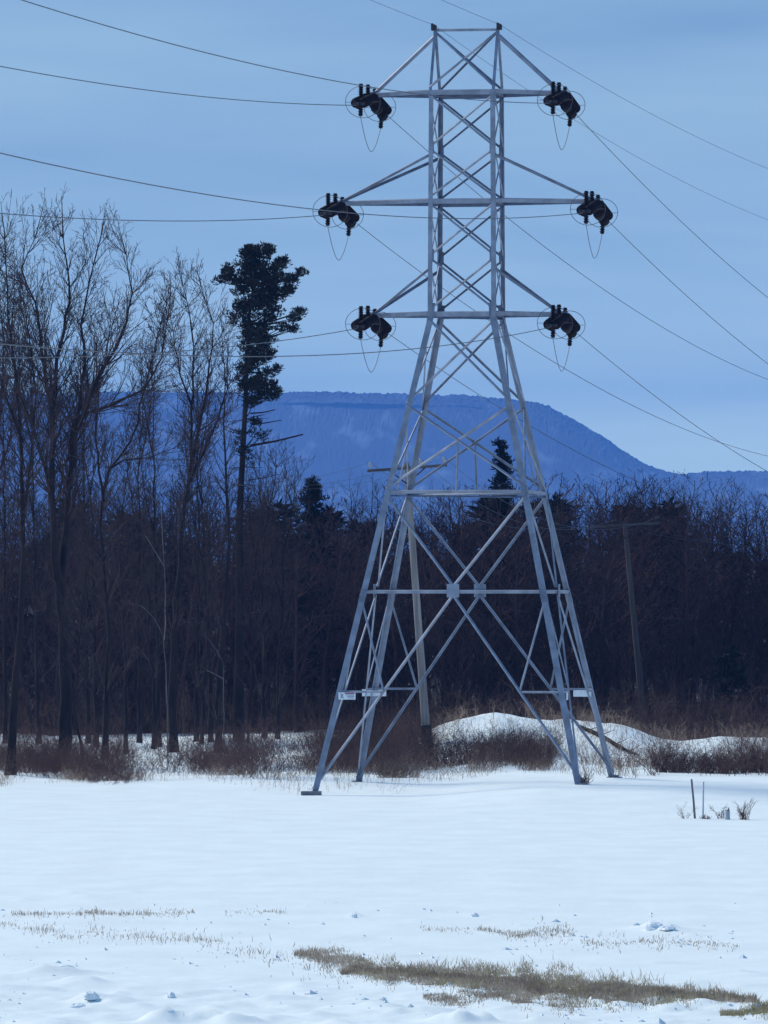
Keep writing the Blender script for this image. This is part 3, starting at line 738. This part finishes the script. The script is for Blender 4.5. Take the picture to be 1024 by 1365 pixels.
PY_ = 392
prng = random.Random(77); pnr = np.random.default_rng(77)
pb = at(318, 990, PY_); pb.z = gz(pb.x, pb.y)
pine = empty('pine_tree', pb); tag(pine, 'tall pine with a ragged dark green top rising above the bare trees', 'pine')
trunk_px = [(318, 990), (319, 900), (320, 815), (319, 690), (324, 600), (328, 518), (331, 432), (338, 380), (341, 338)]
tp = resample([at(x, y, PY_) for x, y in trunk_px], .8); tp[0].z = pb.z - .2
m = MB(); nT = len(tp); m.tube(tp, [.34 - .29 * (i / (nT - 1)) ** .9 for i in range(nT)], 10); o = m.build('trunk', M_BARK, pine, True); o.data.transform(Matrix.Translation(-pb))
clumps = [(341, 342, 22, 16, 1.0), (332, 335, 9, 9, .7), (357, 338, 8, 10, .7), (352, 370, 28, 24, 1.0), (329, 372, 15, 24, 1.0), (303, 359, 9, 9, .8), (297, 368, 6, 10, .5), (311, 373, 11, 10, .8),
          (390, 375, 10, 11, .9), (400, 366, 5, 5, .6), (382, 388, 8, 12, .7), (372, 353, 9, 9, .6), (379, 346, 6, 6, .5), (362, 396, 22, 16, 1.0), (342, 408, 24, 17, .9), (320, 405, 10, 14, .55), (312, 427, 5, 9, .5),
          (368, 416, 14, 9, .7), (391, 424, 9, 6, .7), (401, 415, 4, 4, .7), (376, 438, 17, 6, .55), (390, 442, 8, 5, .35), (341, 446, 20, 13, .9), (328, 432, 9, 12, .6), (358, 455, 10, 7, .4),
          (343, 476, 20, 14, .8), (360, 470, 6, 8, .4), (322, 500, 9, 12, .6), (356, 497, 15, 8, .6), (370, 491, 6, 5, .5), (350, 522, 23, 13, .95), (338, 534, 15, 9, .6), (333, 508, 12, 10, .6), (366, 520, 7, 9, .6),
          (335, 460, 15, 14, .6), (330, 488, 13, 13, .6), (341, 510, 15, 11, .7), (346, 430, 20, 12, .6), (352, 462, 12, 10, .5), (324, 520, 8, 14, .5), (342, 562, 8, 5, .4), (347, 583, 9, 7, .35), (318, 585, 6, 10, .3), (330, 610, 12, 12, .2)]
m = MB(); bm_ = MB(); SB = []
for cx, cy, rx, ry, dn in clumps:
    sc_ = PY_ / F_PX; c = at(cx, cy, PY_ + prng.uniform(-.5, .5) * rx * sc_)
    dep = max(rx, 14) * sc_ * .8
    nsub = max(2, int(rx * ry / 45))
    for _ in range(nsub):        # sub-clumps give an uneven outline
        q = c + Vector((prng.uniform(-.85, .85) * rx * sc_, prng.uniform(-1, 1) * dep, prng.uniform(-.85, .85) * ry * sc_))
        V, Ft = tufts(q, (.40, .40, .26), int(30 * dn + 8), pnr, .19, .9)
        m.add(V, Ft)
        # limb from the trunk
        j = min(range(nT), key=lambda i: abs(tp[i].z - (q.z - .5)))
        mid = tp[j].lerp(q, .5) + Vector((0, 0, -.12)); SB.append((*tp[j], *mid, .045, .03)); SB.append((*mid, *q, .03, .012))
    V, Ft = tufts(c, (rx * sc_ * .95, dep, ry * sc_ * .95), int(rx * ry * .80 * dn) + 8, pnr, .18, .9)
    m.add(V, Ft)
for x0, y0, x1, y1, r in [(334, 551, 367, 546, .05), (334, 565, 375, 560, .045), (334, 594, 404, 579, .075), (330, 640, 372, 632, .03), (326, 690, 352, 676, .03), (322, 575, 300, 568, .03), (322, 720, 345, 712, .025), (320, 800, 350, 790, .025)]:
    a_, b_ = at(x0, y0, PY_), at(x1, y1, PY_ - 1.0); mid = a_.lerp(b_, .5) + Vector((0, 0, -.05))
    k_ = MB(); k_.tube([a_, mid, b_], [r, r * .8, r * .55], 6); k_ = k_.build('dead_limb', M_BARK, pine, True); k_.data.transform(Matrix.Translation(-pb))
for _ in range(60):
    j = prng.randrange(int(nT * .35), int(nT * .75)); p = tp[j]
    d = Vector((prng.uniform(-1, 1), prng.uniform(-1, 1), prng.uniform(-.25, .35))).normalized(); L = prng.uniform(.5, 1.7)
    SB.append((*p, *(p + d * L), .022, .008)); q = p + d * L * .6
    for _k in range(3):
        e = q + Vector((prng.gauss(0, .35), prng.gauss(0, .35), prng.gauss(0, .25))); SB.append((*q, *e, .010, .006))
o = m.build('crown', M_NEEDLE, pine); o.data.transform(Matrix.Translation(-pb))
bm_.segs(SB, 5); o = bm_.build('limbs', M_BARK, pine); o.name = 'limb'; o['kind'] = 'stuff'; o.data.transform(Matrix.Translation(-pb))

def conifer_mesh(h, w, seed, dens=1.0):
    """ragged conifer: branches of uneven reach with needle tufts along them"""
    r = random.Random(seed); nr = np.random.default_rng(seed); m = MB(); S = []
    nb = int(h * 9 * (.5 + .5 * dens))
    for i in range(nb):
        f = r.random() ** .8; z = h * (.10 + .88 * f)
        rad = w * min(1, (1 - f) * 1.35 + .06) ** .9 * r.uniform(.35, 1.25) + .06
        a = r.uniform(0, 6.283); q = Vector((math.cos(a) * rad, math.sin(a) * rad, z + rad * r.uniform(.0, .45)))
        S.append((0, 0, z, *q, .03, .01))
        for t in (.35, .6, .82, 1.0):
            c = Vector((0, 0, z)).lerp(q, t) + Vector((r.gauss(0, .15), r.gauss(0, .15), r.gauss(0, .15)))
            V, Ft = tufts(c, (rad * .20 + .10, rad * .20 + .10, .22), max(2, int(8 * dens)), nr, .30 if dens > .5 else .55, .6, 4); m.add(V, Ft)
    t = MB(); t.tube([(0, 0, -.2), (0, 0, h * .5), (0, 0, h)], [h * .016 + .06, h * .01 + .03, .02], 7)
    s = MB(); s.segs(S, 3)
    return m, t, s
def conifer(px_top, py_top, Y, w, seed, label):
    x = (px_top - CX) / F_PX * Y; z0 = gz(x, Y); h = H_EYE + (HORIZON - py_top) / F_PX * Y - z0
    root = empty('conifer', (x, Y, z0)); tag(root, label, 'conifer', 'dark conifers in the wood')
    m, t, s = conifer_mesh(h, w, seed, .7)
    m.build('crown', M_NEEDLE2, root); t.build('trunk', M_BARK, root, True); s.build('limb', M_BARK, root)['kind'] = 'stuff'
conifer(669, 586, 432, 1.25, 31, 'dark conifer standing above the wood, framed by the pylon legs')
conifer(416, 632, 428, 2.3, 32, 'dark conifer top standing above the wood just beyond the tall pine')
conifer(975, 868, 402, 1.6, 34, 'small dark conifer at the foot of the wood behind the berm')

# ------------------------------------------------------------------ the wood behind (reads as one dark mass)
def wood_tree(seed, h, maxlev=4, NB=3):
    r = random.Random(seed); S = [[], [], [], []]; T = []
    p = Vector((0, 0, -.2)); d = Vector((r.gauss(0, .04), r.gauss(0, .04), 1)).normalized(); r0 = h * .0095
    n = 11; P_ = []
    for i in range(n):
        q = p + d * (h * .78 / n); f = i / n
        T.append((*p, *q, r0 * (1 - .8 * f), r0 * (1 - .8 * (f + 1 / n))))
        d = (d + Vector((r.gauss(0, .06), r.gauss(0, .06), .05))).normalized()
        if i > 1:
            for _ in range(NB if i < 4 else NB + 2):
                ang = r.uniform(.45, 1.0); cd = (d * math.cos(ang) + rnd_perp(d, r) * math.sin(ang)).normalized()
                grow(S, q.copy(), cd, h * .20 * r.uniform(.5, 1.1) * (1 - .3 * f), max(.02, r0 * (1 - f) * .4), 2, r, maxlev, up=.13, rmin=.011)
        p = q
    grow(S, p, d, h * .2, .03, 2, r, maxlev, up=.13, rmin=.011)
    m = MB(); m.segs(T, 6); m.segs(S[2], 3); m.ribbons(S[3])
    return np.concatenate(m.v), np.concatenate(m.f[4])
variants = [wood_tree(200 + k, 14.0) for k in range(7)]
lean_variants = [wood_tree(230 + k, 14.0, 4, 2) for k in range(3)]
print('wood variant faces', [len(v[1]) for v in variants])
def scatter_trees(spots, variants, name, mat, label, rng):
    Vs, Fs, b = [], [], 0
    for x, Y, h in spots:
        V, Fq = variants[rng.randrange(len(variants))] if (Y < 448 and abs(x) < 27) or Y > 900 else lean_variants[rng.randrange(3)]
        a = rng.uniform(0, 6.283); c, s_ = math.cos(a), math.sin(a); k = h / 14.0; kw = k * rng.uniform(1.1, 1.6)
        W = np.stack([(V[:, 0] * c - V[:, 1] * s_) * kw + x, (V[:, 0] * s_ + V[:, 1] * c) * kw + Y, V[:, 2] * k + gz(x, Y)], -1)
        Vs.append(W); Fs.append(Fq + b); b += len(V)
    o = link(name, mesh_np(name, np.concatenate(Vs), np.concatenate(Fs)), mat)
    return tag(o, label, 'wood', kind='stuff')
wr = random.Random(9)
spots = []
SKY_PX = [-200, 0, 200, 380, 440, 520, 600, 700, 740, 800, 860, 920, 970, 1024, 1250]
SKY_PY = [640, 640, 640, 648, 662, 660, 652, 646, 640, 636, 640, 648, 650, 652, 660]
for row, Y0 in enumerate((418, 425, 432, 440, 450, 464)):
    half = (800 / F_PX) * Y0 + 4
    x = -half + wr.uniform(0, 2)
    while x < half:
        px = x / Y0 * F_PX + CX
        Y = Y0 + wr.uniform(-3.5, 3.5)
        top = np.interp(px, SKY_PX, SKY_PY) + 30 * float(vnoise(np.array([px * .022]), np.array([3.0]), 5)[0]) + wr.choice((-5, -2, 0, 4, 9, 18)) + wr.uniform(-8, 8)
        if not (px < 380 and Y0 < 424): spots.append((x, Y, H_EYE + (HORIZON - top) / F_PX * Y - gz(x, Y)))
        x += wr.uniform(1.25, 2.3) * (1 if abs(x) < 27 else 1.5)
print('wood trees', len(spots))
scatter_trees(spots, variants, 'bare_wood', M_WOOD, 'dense dark mass of bare trees forming the wood behind the pylon', wr)
# dark evergreens deep inside the wood, one mass
m = MB()
cv = []
for k in range(3):
    a_, t_, s_ = conifer_mesh(11.0, 2.2, 300 + k, .28); cv.append((np.concatenate(a_.v), np.concatenate(a_.f[3])))
for k in range(36):
    Y = wr.uniform(480, 510); x = -50 + 100 * (k + wr.random()) / 36
    V, Fq = cv[k % 3]; sc_ = wr.uniform(.9, 1.3); a = wr.uniform(0, 6.28)
    W = np.stack([(V[:, 0] * math.cos(a) - V[:, 1] * math.sin(a)) * sc_ * 1.6 + x, (V[:, 0] * math.sin(a) + V[:, 1] * math.cos(a)) * sc_ * 1.3 + Y, V[:, 2] * sc_ + gz(x, Y)], -1)
    m.add(W, Fq)
tag(m.build('evergreen_understorey', M_NEEDLE2), 'dark evergreens deep inside the wood', 'wood', kind='stuff')
# a hazier wood on the far rise
spots = []
for Y0 in (1250, 1310):
    x = -75
    while x < 75:
        px = x / Y0 * F_PX + CX
        top = np.interp(px, [0, 300, 420, 465, 500, 540, 620, 700, 900, 1024], [628, 632, 634, 616, 622, 634, 640, 640, 642, 640]) + wr.uniform(-6, 14)
        spots.append((x, Y0 + wr.uniform(-20, 20), max(5, H_EYE + (HORIZON - top) / F_PX * Y0 - gz(x, Y0))))
        x += wr.uniform(3.2, 6)
small = [wood_tree(260 + k, 14.0, 3, 1) for k in range(3)]
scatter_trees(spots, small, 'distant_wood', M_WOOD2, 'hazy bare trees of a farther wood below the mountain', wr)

# ------------------------------------------------------------------ brush, shrubs, weeds
def stems_mesh(points, rng, h, r, lean=.35, forks=3, n=3):
    S = []
    for x, Y in points:
        z = gz(x, Y) - .05; p = Vector((x, Y, z)); hh = h * rng.uniform(.40, 1.1) * (.55 + .9 * h2(int(x * 1.1 + 500), int(Y * .6), 17))
        d = Vector((rng.gauss(0, lean), rng.gauss(0, lean), 1)).normalized()
        for i in range(3):
            q = p + d * hh / 3; S.append((*p, *q, r * (1 - i * .25), r * (1 - (i + 1) * .25)))
            d = (d + Vector((rng.gauss(0, .25), rng.gauss(0, .25), rng.gauss(0, .1)))).normalized()
            for _ in range(forks if i else 0):
                e = (d + rnd_perp(d, rng) * rng.uniform(.4, 1.1)).normalized(); L = hh * rng.uniform(.18, .42); t = p.lerp(q, rng.random())
                k = t + e * L; S.append((*t, *k, r * .55, r * .35))
                if rng.random() < .6:
                    e2 = (e + rnd_perp(e, rng) * .8).normalized(); S.append((*t.lerp(k, .5), *(t.lerp(k, .5) + e2 * L * .6), r * .45, r * .3))
            p = q
    m = MB(); m.ribbons(S); return m
br = random.Random(21)
def band(n, pxr, f0, f1, dens=None):
    pts = []
    while len(pts) < n:
        px = br.uniform(*pxr); t = br.random(); Y = f0(px) + (f1(px) - f0(px)) * t
        if dens is None or br.random() < dens(px, Y): pts.append(((px - CX) / F_PX * Y, Y))
    return pts
clump = lambda px, Y: float(np.clip(.50 + 1.7 * vnoise(np.array([px * .028]), np.array([Y * .16]), 99)[0], 0.02, 1))
# red-brown brush along the field edge under the bare trees; a snowy gap stays open
gap = lambda px, Y: clump(px, Y) * (0.22 if 176 < px < 255 and Y < 372 else 1)
m = stems_mesh(band(7600, (-200, 570), lambda p: 322 + 7 * math.sin(p * .03), lambda p: 352, gap), br, 1.5, .010, .6)
tag(m.build('brush', M_BRUSH), 'red brown leafless brush along the field edge under the bare trees', 'brush', kind='stuff')
m = stems_mesh(band(1300, (-80, 560), lambda p: 352, lambda p: 384, gap), br, 1.4, .011, .5)
tag(m.build('brush', M_BRUSH), 'scrubby brush between the trunks of the bare trees', 'brush', kind='stuff')
m = stems_mesh(band(3000, (430, 1070), lambda p: 322 if p < 760 else 312, lambda p: 346 if p < 580 else 336, lambda p, Y: clump(p, Y) * (1.0 if p < 735 or p > 865 else .15)), br, 1.5, .010, .5)
tag(m.build('brush', M_BRUSH), 'red brown leafless brush at the foot of the snowy berm', 'brush', kind='stuff')
m = stems_mesh(band(2900, (520, 1180), lambda p: 366, lambda p: 396), br, 2.2, .013, .25)
tag(m.build('thicket', M_BRUSH), 'brown thicket at the foot of the wood behind the berm', 'brush', kind='stuff')
m = stems_mesh(band(2600, (-160, 1180), lambda p: 422 if p < 560 else 410, lambda p: 450), br, 6.0, .022, .16, 4)
tag(m.build('undergrowth', M_WOOD), 'dark saplings filling the foot of the wood', 'brush', kind='stuff')
m = stems_mesh(band(2300, (-200, 560), lambda p: 417, lambda p: 432), br, 2.6, .014, .25)
tag(m.build('thicket', M_BRUSH), 'brown thicket at the foot of the wood behind the tall pine', 'brush', kind='stuff')
# tan weeds poking through the snow round the pylon and on the berm
m = stems_mesh(band(1500, (-30, 850), lambda p: 306 + 10 * math.sin(p * .011) + (6 if p < 330 else 0), lambda p: 326, clump), br, .55, .0075, .2, 2)
tag(m.build('weeds', M_WEED), 'tan dead weeds poking through the snow round the feet of the pylon', 'weeds', kind='stuff')
m = stems_mesh(band(2600, (520, 1060), lambda p: 324, lambda p: 352, clump), br, .8, .0085, .35, 2)
tag(m.build('weeds', M_WEED), 'dead weeds on the snowy slope of the berm', 'weeds', kind='stuff')

def shrub(px, py, Y, wpx, hpx, n, seed, label, mat=None, group='leafless shrubs along the berm', name='shrub', r=.010):
    rng = random.Random(seed); c = at(px, py, Y); k = Y / F_PX; z0 = gz(c.x, Y)
    S = []
    for _ in range(n):
        a = rng.uniform(0, 6.283); rr = math.sqrt(rng.random()) * .75
        p = Vector((math.cos(a) * rr * wpx * k / 2, math.sin(a) * rr * wpx * k / 3, 0)); p.z = gz(c.x + p.x, Y + p.y) - z0 - .05
        h = hpx * k * (1 - .55 * rr * rr) * rng.uniform(.55, 1.1)
        d = Vector((math.cos(a) * rr * .5 + rng.gauss(0, .3), math.sin(a) * rr * .5 + rng.gauss(0, .3), 1)).normalized()
        for i in range(4):
            q = p + d * h / 4; S.append((*p, *q, r * (1 - .2 * i), r * (1 - .2 * (i + 1))))
            d = (d + Vector((rng.gauss(0, .3), rng.gauss(0, .3), rng.gauss(0, .12)))).normalized()
            for _k in range(3):
                e = (d + rnd_perp(d, rng) * rng.uniform(.5, 1.3)).normalized(); t = p.lerp(q, rng.random()); L = h * rng.uniform(.15, .35)
                S.append((*t, *(t + e * L), r * .55, r * .35))
            p = q
    o = MB(); o.segs(S, 3); o = o.build(name, mat or M_BRUSH); o.location = (c.x, Y, z0)
    return tag(o, label, 'shrub', group)
shrub(610, 1025, 334, 95, 52, 170, 41, 'reddish leafless shrub at the foot of the leaning grey pole')
shrub(672, 1026, 334, 120, 54, 240, 42, 'wide rounded leafless shrub in front of the snowy mound')
shrub(725, 1020, 338, 60, 42, 90, 43, 'smaller leafless shrub against the slope of the snowy mound', M_WEED)
shrub(905, 1032, 318, 80, 42, 200, 44, 'dense dark red shrub on the berm above the two stakes')
shrub(965, 1034, 317, 80, 34, 190, 45, 'low dark shrub on the berm behind the small stump')
shrub(1022, 1034, 318, 80, 36, 190, 46, 'low dark shrub on the berm beyond the small stump')
shrub(780, 1042, 299, 16, 22, 34, 47, 'small dark shrub tuft growing against the foot of the pylon leg', M_BRUSH)
shrub(530, 1040, 318, 70, 30, 110, 48, 'tan tuft of dead stems between the pylon and the leaning pole', M_WEED)

# a fallen limb on the far slope of the mound
m = MB(); lp = []
for px, py in [(772, 963), (786, 972), (800, 984), (818, 995), (834, 1004), (846, 1012)]:
    x = (px - CX) / F_PX * 343; lp.append(Vector((x, 346 - (px - 772) * .11, 0)))
for p in lp: p.z = gz(p.x, p.y) + .10
m.tube(lp, [.06, .10, .12, .10, .07, .03], 8)
for k in (1, 2, 3, 4):
    for s in (-1, 1): m.tube([lp[k], lp[k] + Vector((.25 * s, -.2, .10)), lp[k] + Vector((.5 * s + .2, -.4, .16 + .06 * k))], [.03, .02, .008], 5)
o = m.build('fallen_limb', M_BARK, None, True); p = lp[0].copy(); o.data.transform(Matrix.Translation(-p)); o.location = p
tag(o, 'dark fallen limb lying down the slope of the snowy mound', 'branch')

# ------------------------------------------------------------------ stakes and stump at the edge of the berm
def stake(px0, py0, px1, py1, Y, r, mat, label, name='stake', cap=False):
    a = at(px0, py0, Y); a.z = gz(a.x, Y) - .05; b = at(px1, py1, Y); d = b - a
    root = empty(name, a); tag(root, label, 'stake')
    m = MB(); m.tube([(0, 0, -.2), d * .5, d], [r * 1.08, r, r * .92], 8); m.build('shaft', mat, root, True)
    m = MB(); m.lathe(d, d + Vector((0, 0, r * 1.2)), [(0, r * .95), (r * .6, r * .8), (r * 1.2, r * .2)], 8); m.build('tip', mat, root, True)
    return root
stake(927, 1079, 922, 1040, 270, .040, M_STAKE, 'leaning grey wooden stake in the snow before the berm')
stake(937, 1080, 938, 1043, 270, .028, M_STAKE2, 'pale thin upright stake beside the leaning grey stake')
c = at(970, 1080, 269); z0 = gz(c.x, 269); root = empty('stump', (c.x, 269, z0)); tag(root, 'short pale stump in the snow beside the stakes', 'stump')
m = MB(); m.lathe((0, 0, -.1), (0, 0, .42), [(0, .12), (.12, .095), (.25, .085), (.36, .09), (.43, .075)], 7); m.build('bark', M_STAKE2, root)
m = MB(); m.lathe((.015, 0, .31), (.05, 0, .44), [(0, .075), (.05, .05), (.13, .012)], 6); m.build('broken_top', M_STAKE, root, True)
shrub(990, 1082, 269, 20, 34, 14, 51, 'thin upright twigs beside the short stump', M_BRUSH, 'small dead plants by the stakes', 'dead_plant', .013)
shrub(962, 1080, 270, 12, 26, 6, 52, 'single bent dead stalk between the stakes and the stump', M_BRUSH, 'small dead plants by the stakes', 'dead_plant', .013)
shrub(916, 1080, 270, 18, 26, 7, 53, 'wispy dead plant in front of the leaning grey stake', M_WEED, 'small dead plants by the stakes', 'dead_plant', .007)
shrub(940, 1082, 269.5, 14, 9, 18, 54, 'low dark tuft at the foot of the pale stake', M_BRUSH, 'small dead plants by the stakes', 'dead_plant', .009)

# ------------------------------------------------------------------ grass showing through the snow
def Yof(py): return H_EYE * F_PX / (py - HORIZON)
def grass(name, ctr, n, hgt, mat, label, seed, spread=1.0, thatch=True, lean=.45):
    """ctr: (px, py, half thickness in photo rows)"""
    nr = np.random.default_rng(seed)
    cp = np.array([c[0] for c in ctr], float); cy = np.array([c[1] for c in ctr], float); ch = np.array([c[2] for c in ctr], float)
    w = np.interp(np.linspace(cp[0], cp[-1], 400), cp, ch); cdf = np.cumsum(w + .3); cdf /= cdf[-1]
    px = np.interp(nr.random(n), cdf, np.linspace(cp[0], cp[-1], 400))
    hw_ = np.interp(px, cp, ch)
    rag = (1 + .9 * fbm(px * .05, px * 0, 3, seed)) * (1 if thatch else np.clip(nr.normal(1.2, .5, n), .3, 2.5))
    py = np.interp(px, cp, cy) + hw_ * rag * np.clip(nr.normal(0, .9, n) if not thatch else nr.uniform(-1, 1, n) + nr.normal(0, .42, n), -2.6, 2.6)
    Y = Yof(py); x = (px - CX) / F_PX * Y; z = ground(x, Y) - .01
    tuft = np.clip(.75 + 1.1 * vnoise(x * 2.2, Y * 1.1, seed + 3), .25, 1.5)
    h = hgt * nr.uniform(.35, 1.15, n) * tuft
    d = np.stack([nr.normal(0, lean, n), nr.normal(0, lean, n), np.ones(n)], -1); d /= np.linalg.norm(d, axis=1)[:, None]
    s = np.stack([nr.normal(0, 1, n), nr.normal(0, .35, n), np.zeros(n)], -1); s /= np.linalg.norm(s, axis=1)[:, None]
    wv = nr.uniform(.004, .0085, n)[:, None]
    p = np.stack([x, Y, z], -1); bend = np.stack([nr.normal(0, .3, n), nr.normal(0, .3, n), -np.abs(nr.normal(0, .15, n))], -1)
    mid = p + d * h[:, None] * .55; tip = mid + (d + bend) * h[:, None] * .5
    V = np.stack([p - s * wv, p + s * wv, mid + s * wv * .8, mid - s * wv * .8, tip], axis=1).reshape(-1, 3)
    k = (np.arange(n) * 5)[:, None]
    me = mesh_np(name, V, [k + np.array([[0, 1, 2, 3]]), k + np.array([[3, 2, 4]])])
    o = tag(link(name, me, mat), label, 'grass', kind='stuff')
    return o
def thatch(ctr, seed, label):
    nr = np.random.default_rng(seed)
    cp = [c[0] for c in ctr]; cy = [c[1] for c in ctr]; ch = [c[2] for c in ctr]
    xs_ = np.linspace(cp[0], cp[-1], 260); ts = np.linspace(-1, 1, 13)
    PX, TS = np.meshgrid(xs_, ts)
    hh = np.interp(PX, cp, ch) * (1 + .9 * fbm(PX * .05, PX * 0, 3, seed)) * (.48 + .7 * fbm(PX * .3, TS * 0 + np.sign(TS) * 7, 2, seed + 5))
    PYm = np.interp(PX, cp, cy) + TS * np.maximum(hh, .4) + fbm(PX * .2, TS * 3, 2, seed + 1) * 1.5
    Y = Yof(PYm); x = (PX - CX) / F_PX * Y
    z = ground(x, Y) + .015 * (1 - TS ** 4) + .012 - .05 * (np.abs(TS) > .97)
    ii = np.arange(PX.size).reshape(PX.shape)
    Fq = np.stack([ii[:-1, :-1], ii[:-1, 1:], ii[1:, 1:], ii[1:, :-1]], -1).reshape(-1, 4)
    tag(link('thatch', mesh_np('thatch', np.stack([x, Y, z], -1).reshape(-1, 3), Fq, True), M_THATCH), label, 'grass', kind='stuff')
big = [(455, 1297, 1.5), (480, 1292, 6), (512, 1297, 8), (580, 1302, 9), (640, 1307, 12), (700, 1314, 14), (760, 1320, 14), (820, 1324, 12), (880, 1327, 9), (940, 1330, 6), (985, 1332, 3.5), (1010, 1334, 1)]
thatch(big, 61, 'matted dead grass of the long bare strip in the field')
grass('grass', big, 26000, .17, M_GRASS, 'long strip of brown grass showing where the snow has melted', 62)
grass('grass', big, 4500, .24, M_GRASS2, 'olive green blades among the long strip of brown grass', 63)
p2 = [(392, 1272, 2), (420, 1275, 7), (450, 1279, 8), (480, 1283, 5), (500, 1286, 2)]
grass('grass', p2, 2600, .16, M_GRASS, 'thin brown grass trailing off the end of the long strip', 64)
p3 = [(565, 1331, 3), (600, 1334, 6), (640, 1331, 6), (668, 1328, 3), (690, 1337, 4), (725, 1341, 2)]
grass('grass', p3, 2400, .13, M_GRASS, 'small brown grass patch beside the long bare strip', 66)
p4 = [(960, 1352, 1), (985, 1350, 5), (1015, 1347, 7), (1060, 1346, 8)]
grass('grass', p4, 3600, .16, M_GRASS2, 'olive green grass tuft in the foreground snow', 68)
for k, (ctr, n, h, lab) in enumerate([
    ([(15, 1220, 1.5), (60, 1219, 2.2), (85, 1218, 1), (130, 1217, 3), (150, 1219, .8), (170, 1219, 1.5), (230, 1217, 2), (260, 1216, .6)], 800, .14, 'narrow line of dry grass tips across the open snow'),
    ([(0, 1233, 2), (30, 1238, 3), (75, 1243, 4), (95, 1252, 2), (125, 1242, 5), (160, 1247, 2), (215, 1250, 4), (270, 1253, 2), (300, 1255, 1)], 650, .16, 'loose scatter of grass tips below the narrow grass line'),
    ([(240, 1250, 6), (330, 1268, 8), (420, 1290, 8), (470, 1310, 5)], 260, .17, 'few single grass stalks between the scatter and the long strip'),
    ([(300, 1215, 2), (340, 1214, 2), (385, 1216, 1.5)], 160, .13, 'faint row of grass tips in the middle of the snow'),
    ([(640, 1238, 1.5), (690, 1247, 3), (720, 1242, 4), (755, 1243, 4), (765, 1247, 1)], 700, .15, 'small sparse grass patch near the snow clump'),
    ([(775, 1256, 3), (830, 1255, 3), (880, 1254, 4), (920, 1255, 3), (985, 1261, 2)], 600, .15, 'thin row of grass tips in front of the snow clump'),
    ([(560, 1236, 2), (600, 1240, 2), (640, 1238, 2)], 120, .12, 'faint grass tips beside the small sparse patch')]):
    grass('grass', ctr, n, h, M_GRASS if k != 2 else M_WEED, lab, 80 + k, thatch=False, lean=.3)

# snow clumps thrown up on the crust
def snow_chunk(px, py, w, d, h, seed, label):
    Y = Yof(py); x = (px - CX) / F_PX * Y; nr = np.random.default_rng(seed)
    u = np.linspace(0, math.pi / 2 + .25, 8); a = np.linspace(0, 2 * math.pi, 19)[:-1]
    V = []
    for i, t in enumerate(u):
        for b in a:
            k = 1 + .35 * float(vnoise(np.array([math.cos(b) * 1.6 + seed]), np.array([math.sin(b) * 1.6 + t * 2.2]), seed)[0]) * 2 * math.sin(min(t, 1.3))
            V.append((math.sin(t) * math.cos(b) * w * k, math.sin(t) * math.sin(b) * d * k, math.cos(t) * h * k))
    Fq = [(i * 18 + k, (i + 1) * 18 + k, (i + 1) * 18 + (k + 1) % 18, i * 18 + (k + 1) % 18) for i in range(7) for k in range(18)]
    o = link('snow_clump', mesh_np('snow_clump', V, np.array(Fq)), M_CHUNK); o.location = (x, Y, gz(x, Y) + .01)
    tag(o, label, 'snow', 'snow clumps on the field')
for k, (px, py, w, d, h, lab) in enumerate([
    (872, 1240, .24, .3, .17, 'largest snow clump standing alone on the open field'), (888, 1241, .26, .3, .09, 'flat snow clump leaning against the largest one'),
    (472, 1222, .09, .12, .10, 'small pointed snow clump out on the smooth field'), (633, 1221, .10, .12, .09, 'little snow clump near the faint grass tips'),
    (85, 1296, .30, .25, .12, 'wedge of broken snow crust by the loose drifts'), (228, 1329, .09, .10, .10, 'pointed lump of snow among the foreground drifts'),
    (122, 1337, .16, .15, .14, 'rough snow lump in the foreground drifts'), (104, 1344, .18, .15, .10, 'lower rough snow lump beside the foreground drifts')]):
    snow_chunk(px, py, w, d, h, 400 + k, lab)

cn = np.random.default_rng(909); m = MB()
oct_ = np.array([(1, 0, 0), (0, 1, 0), (-1, 0, 0), (0, -1, 0), (0, 0, 1), (0, 0, -.4)], float)
octf = np.array([(0, 1, 4), (1, 2, 4), (2, 3, 4), (3, 0, 4), (1, 0, 5), (2, 1, 5), (3, 2, 5), (0, 3, 5)])
for k in range(480):
    py = 1200 + 166 * cn.random() ** .75; Y = Yof(py); px = cn.uniform(-60, 1090); x = (px - CX) / F_PX * Y
    if vnoise(np.array([x * .5]), np.array([Y * .22]), 141)[0] < -.02: continue
    r_ = cn.uniform(.02, .055) * (1 if cn.random() < .9 else 1.9)
    V = oct_ * np.array([r_ * cn.uniform(.8, 2.2), r_ * cn.uniform(.8, 1.6), r_ * cn.uniform(.6, 1.3)]) * cn.uniform(.75, 1.25, (6, 1))
    m.add(V + np.array([x, Y, gz(x, Y)]), octf)
tag(m.build('snow_crumbs', M_CHUNK), 'small broken bits of crust scattered over the snow', 'snow', kind='stuff')

# ------------------------------------------------------------------ the air
m = MB(); m.box((0, 7000, 209.0), (9200, 15800, 424.0))
hz = bpy.data.materials.new('haze'); hz.use_nodes = True
hn = hz.node_tree.nodes; hn.clear()
ho = hn.new('ShaderNodeOutputMaterial'); hv = hn.new('ShaderNodeVolumePrincipled')
hv.inputs['Color'].default_value = (0.12, 0.35, 0.94, 1)
hv.inputs['Density'].default_value = 0.00006
hv.inputs['Anisotropy'].default_value = 0.0
hz.node_tree.links.new(hv.outputs['Volume'], ho.inputs['Volume'])
o = m.build('haze', hz); tag(o, 'blue winter haze filling the air up to the mountain', kind='stuff')
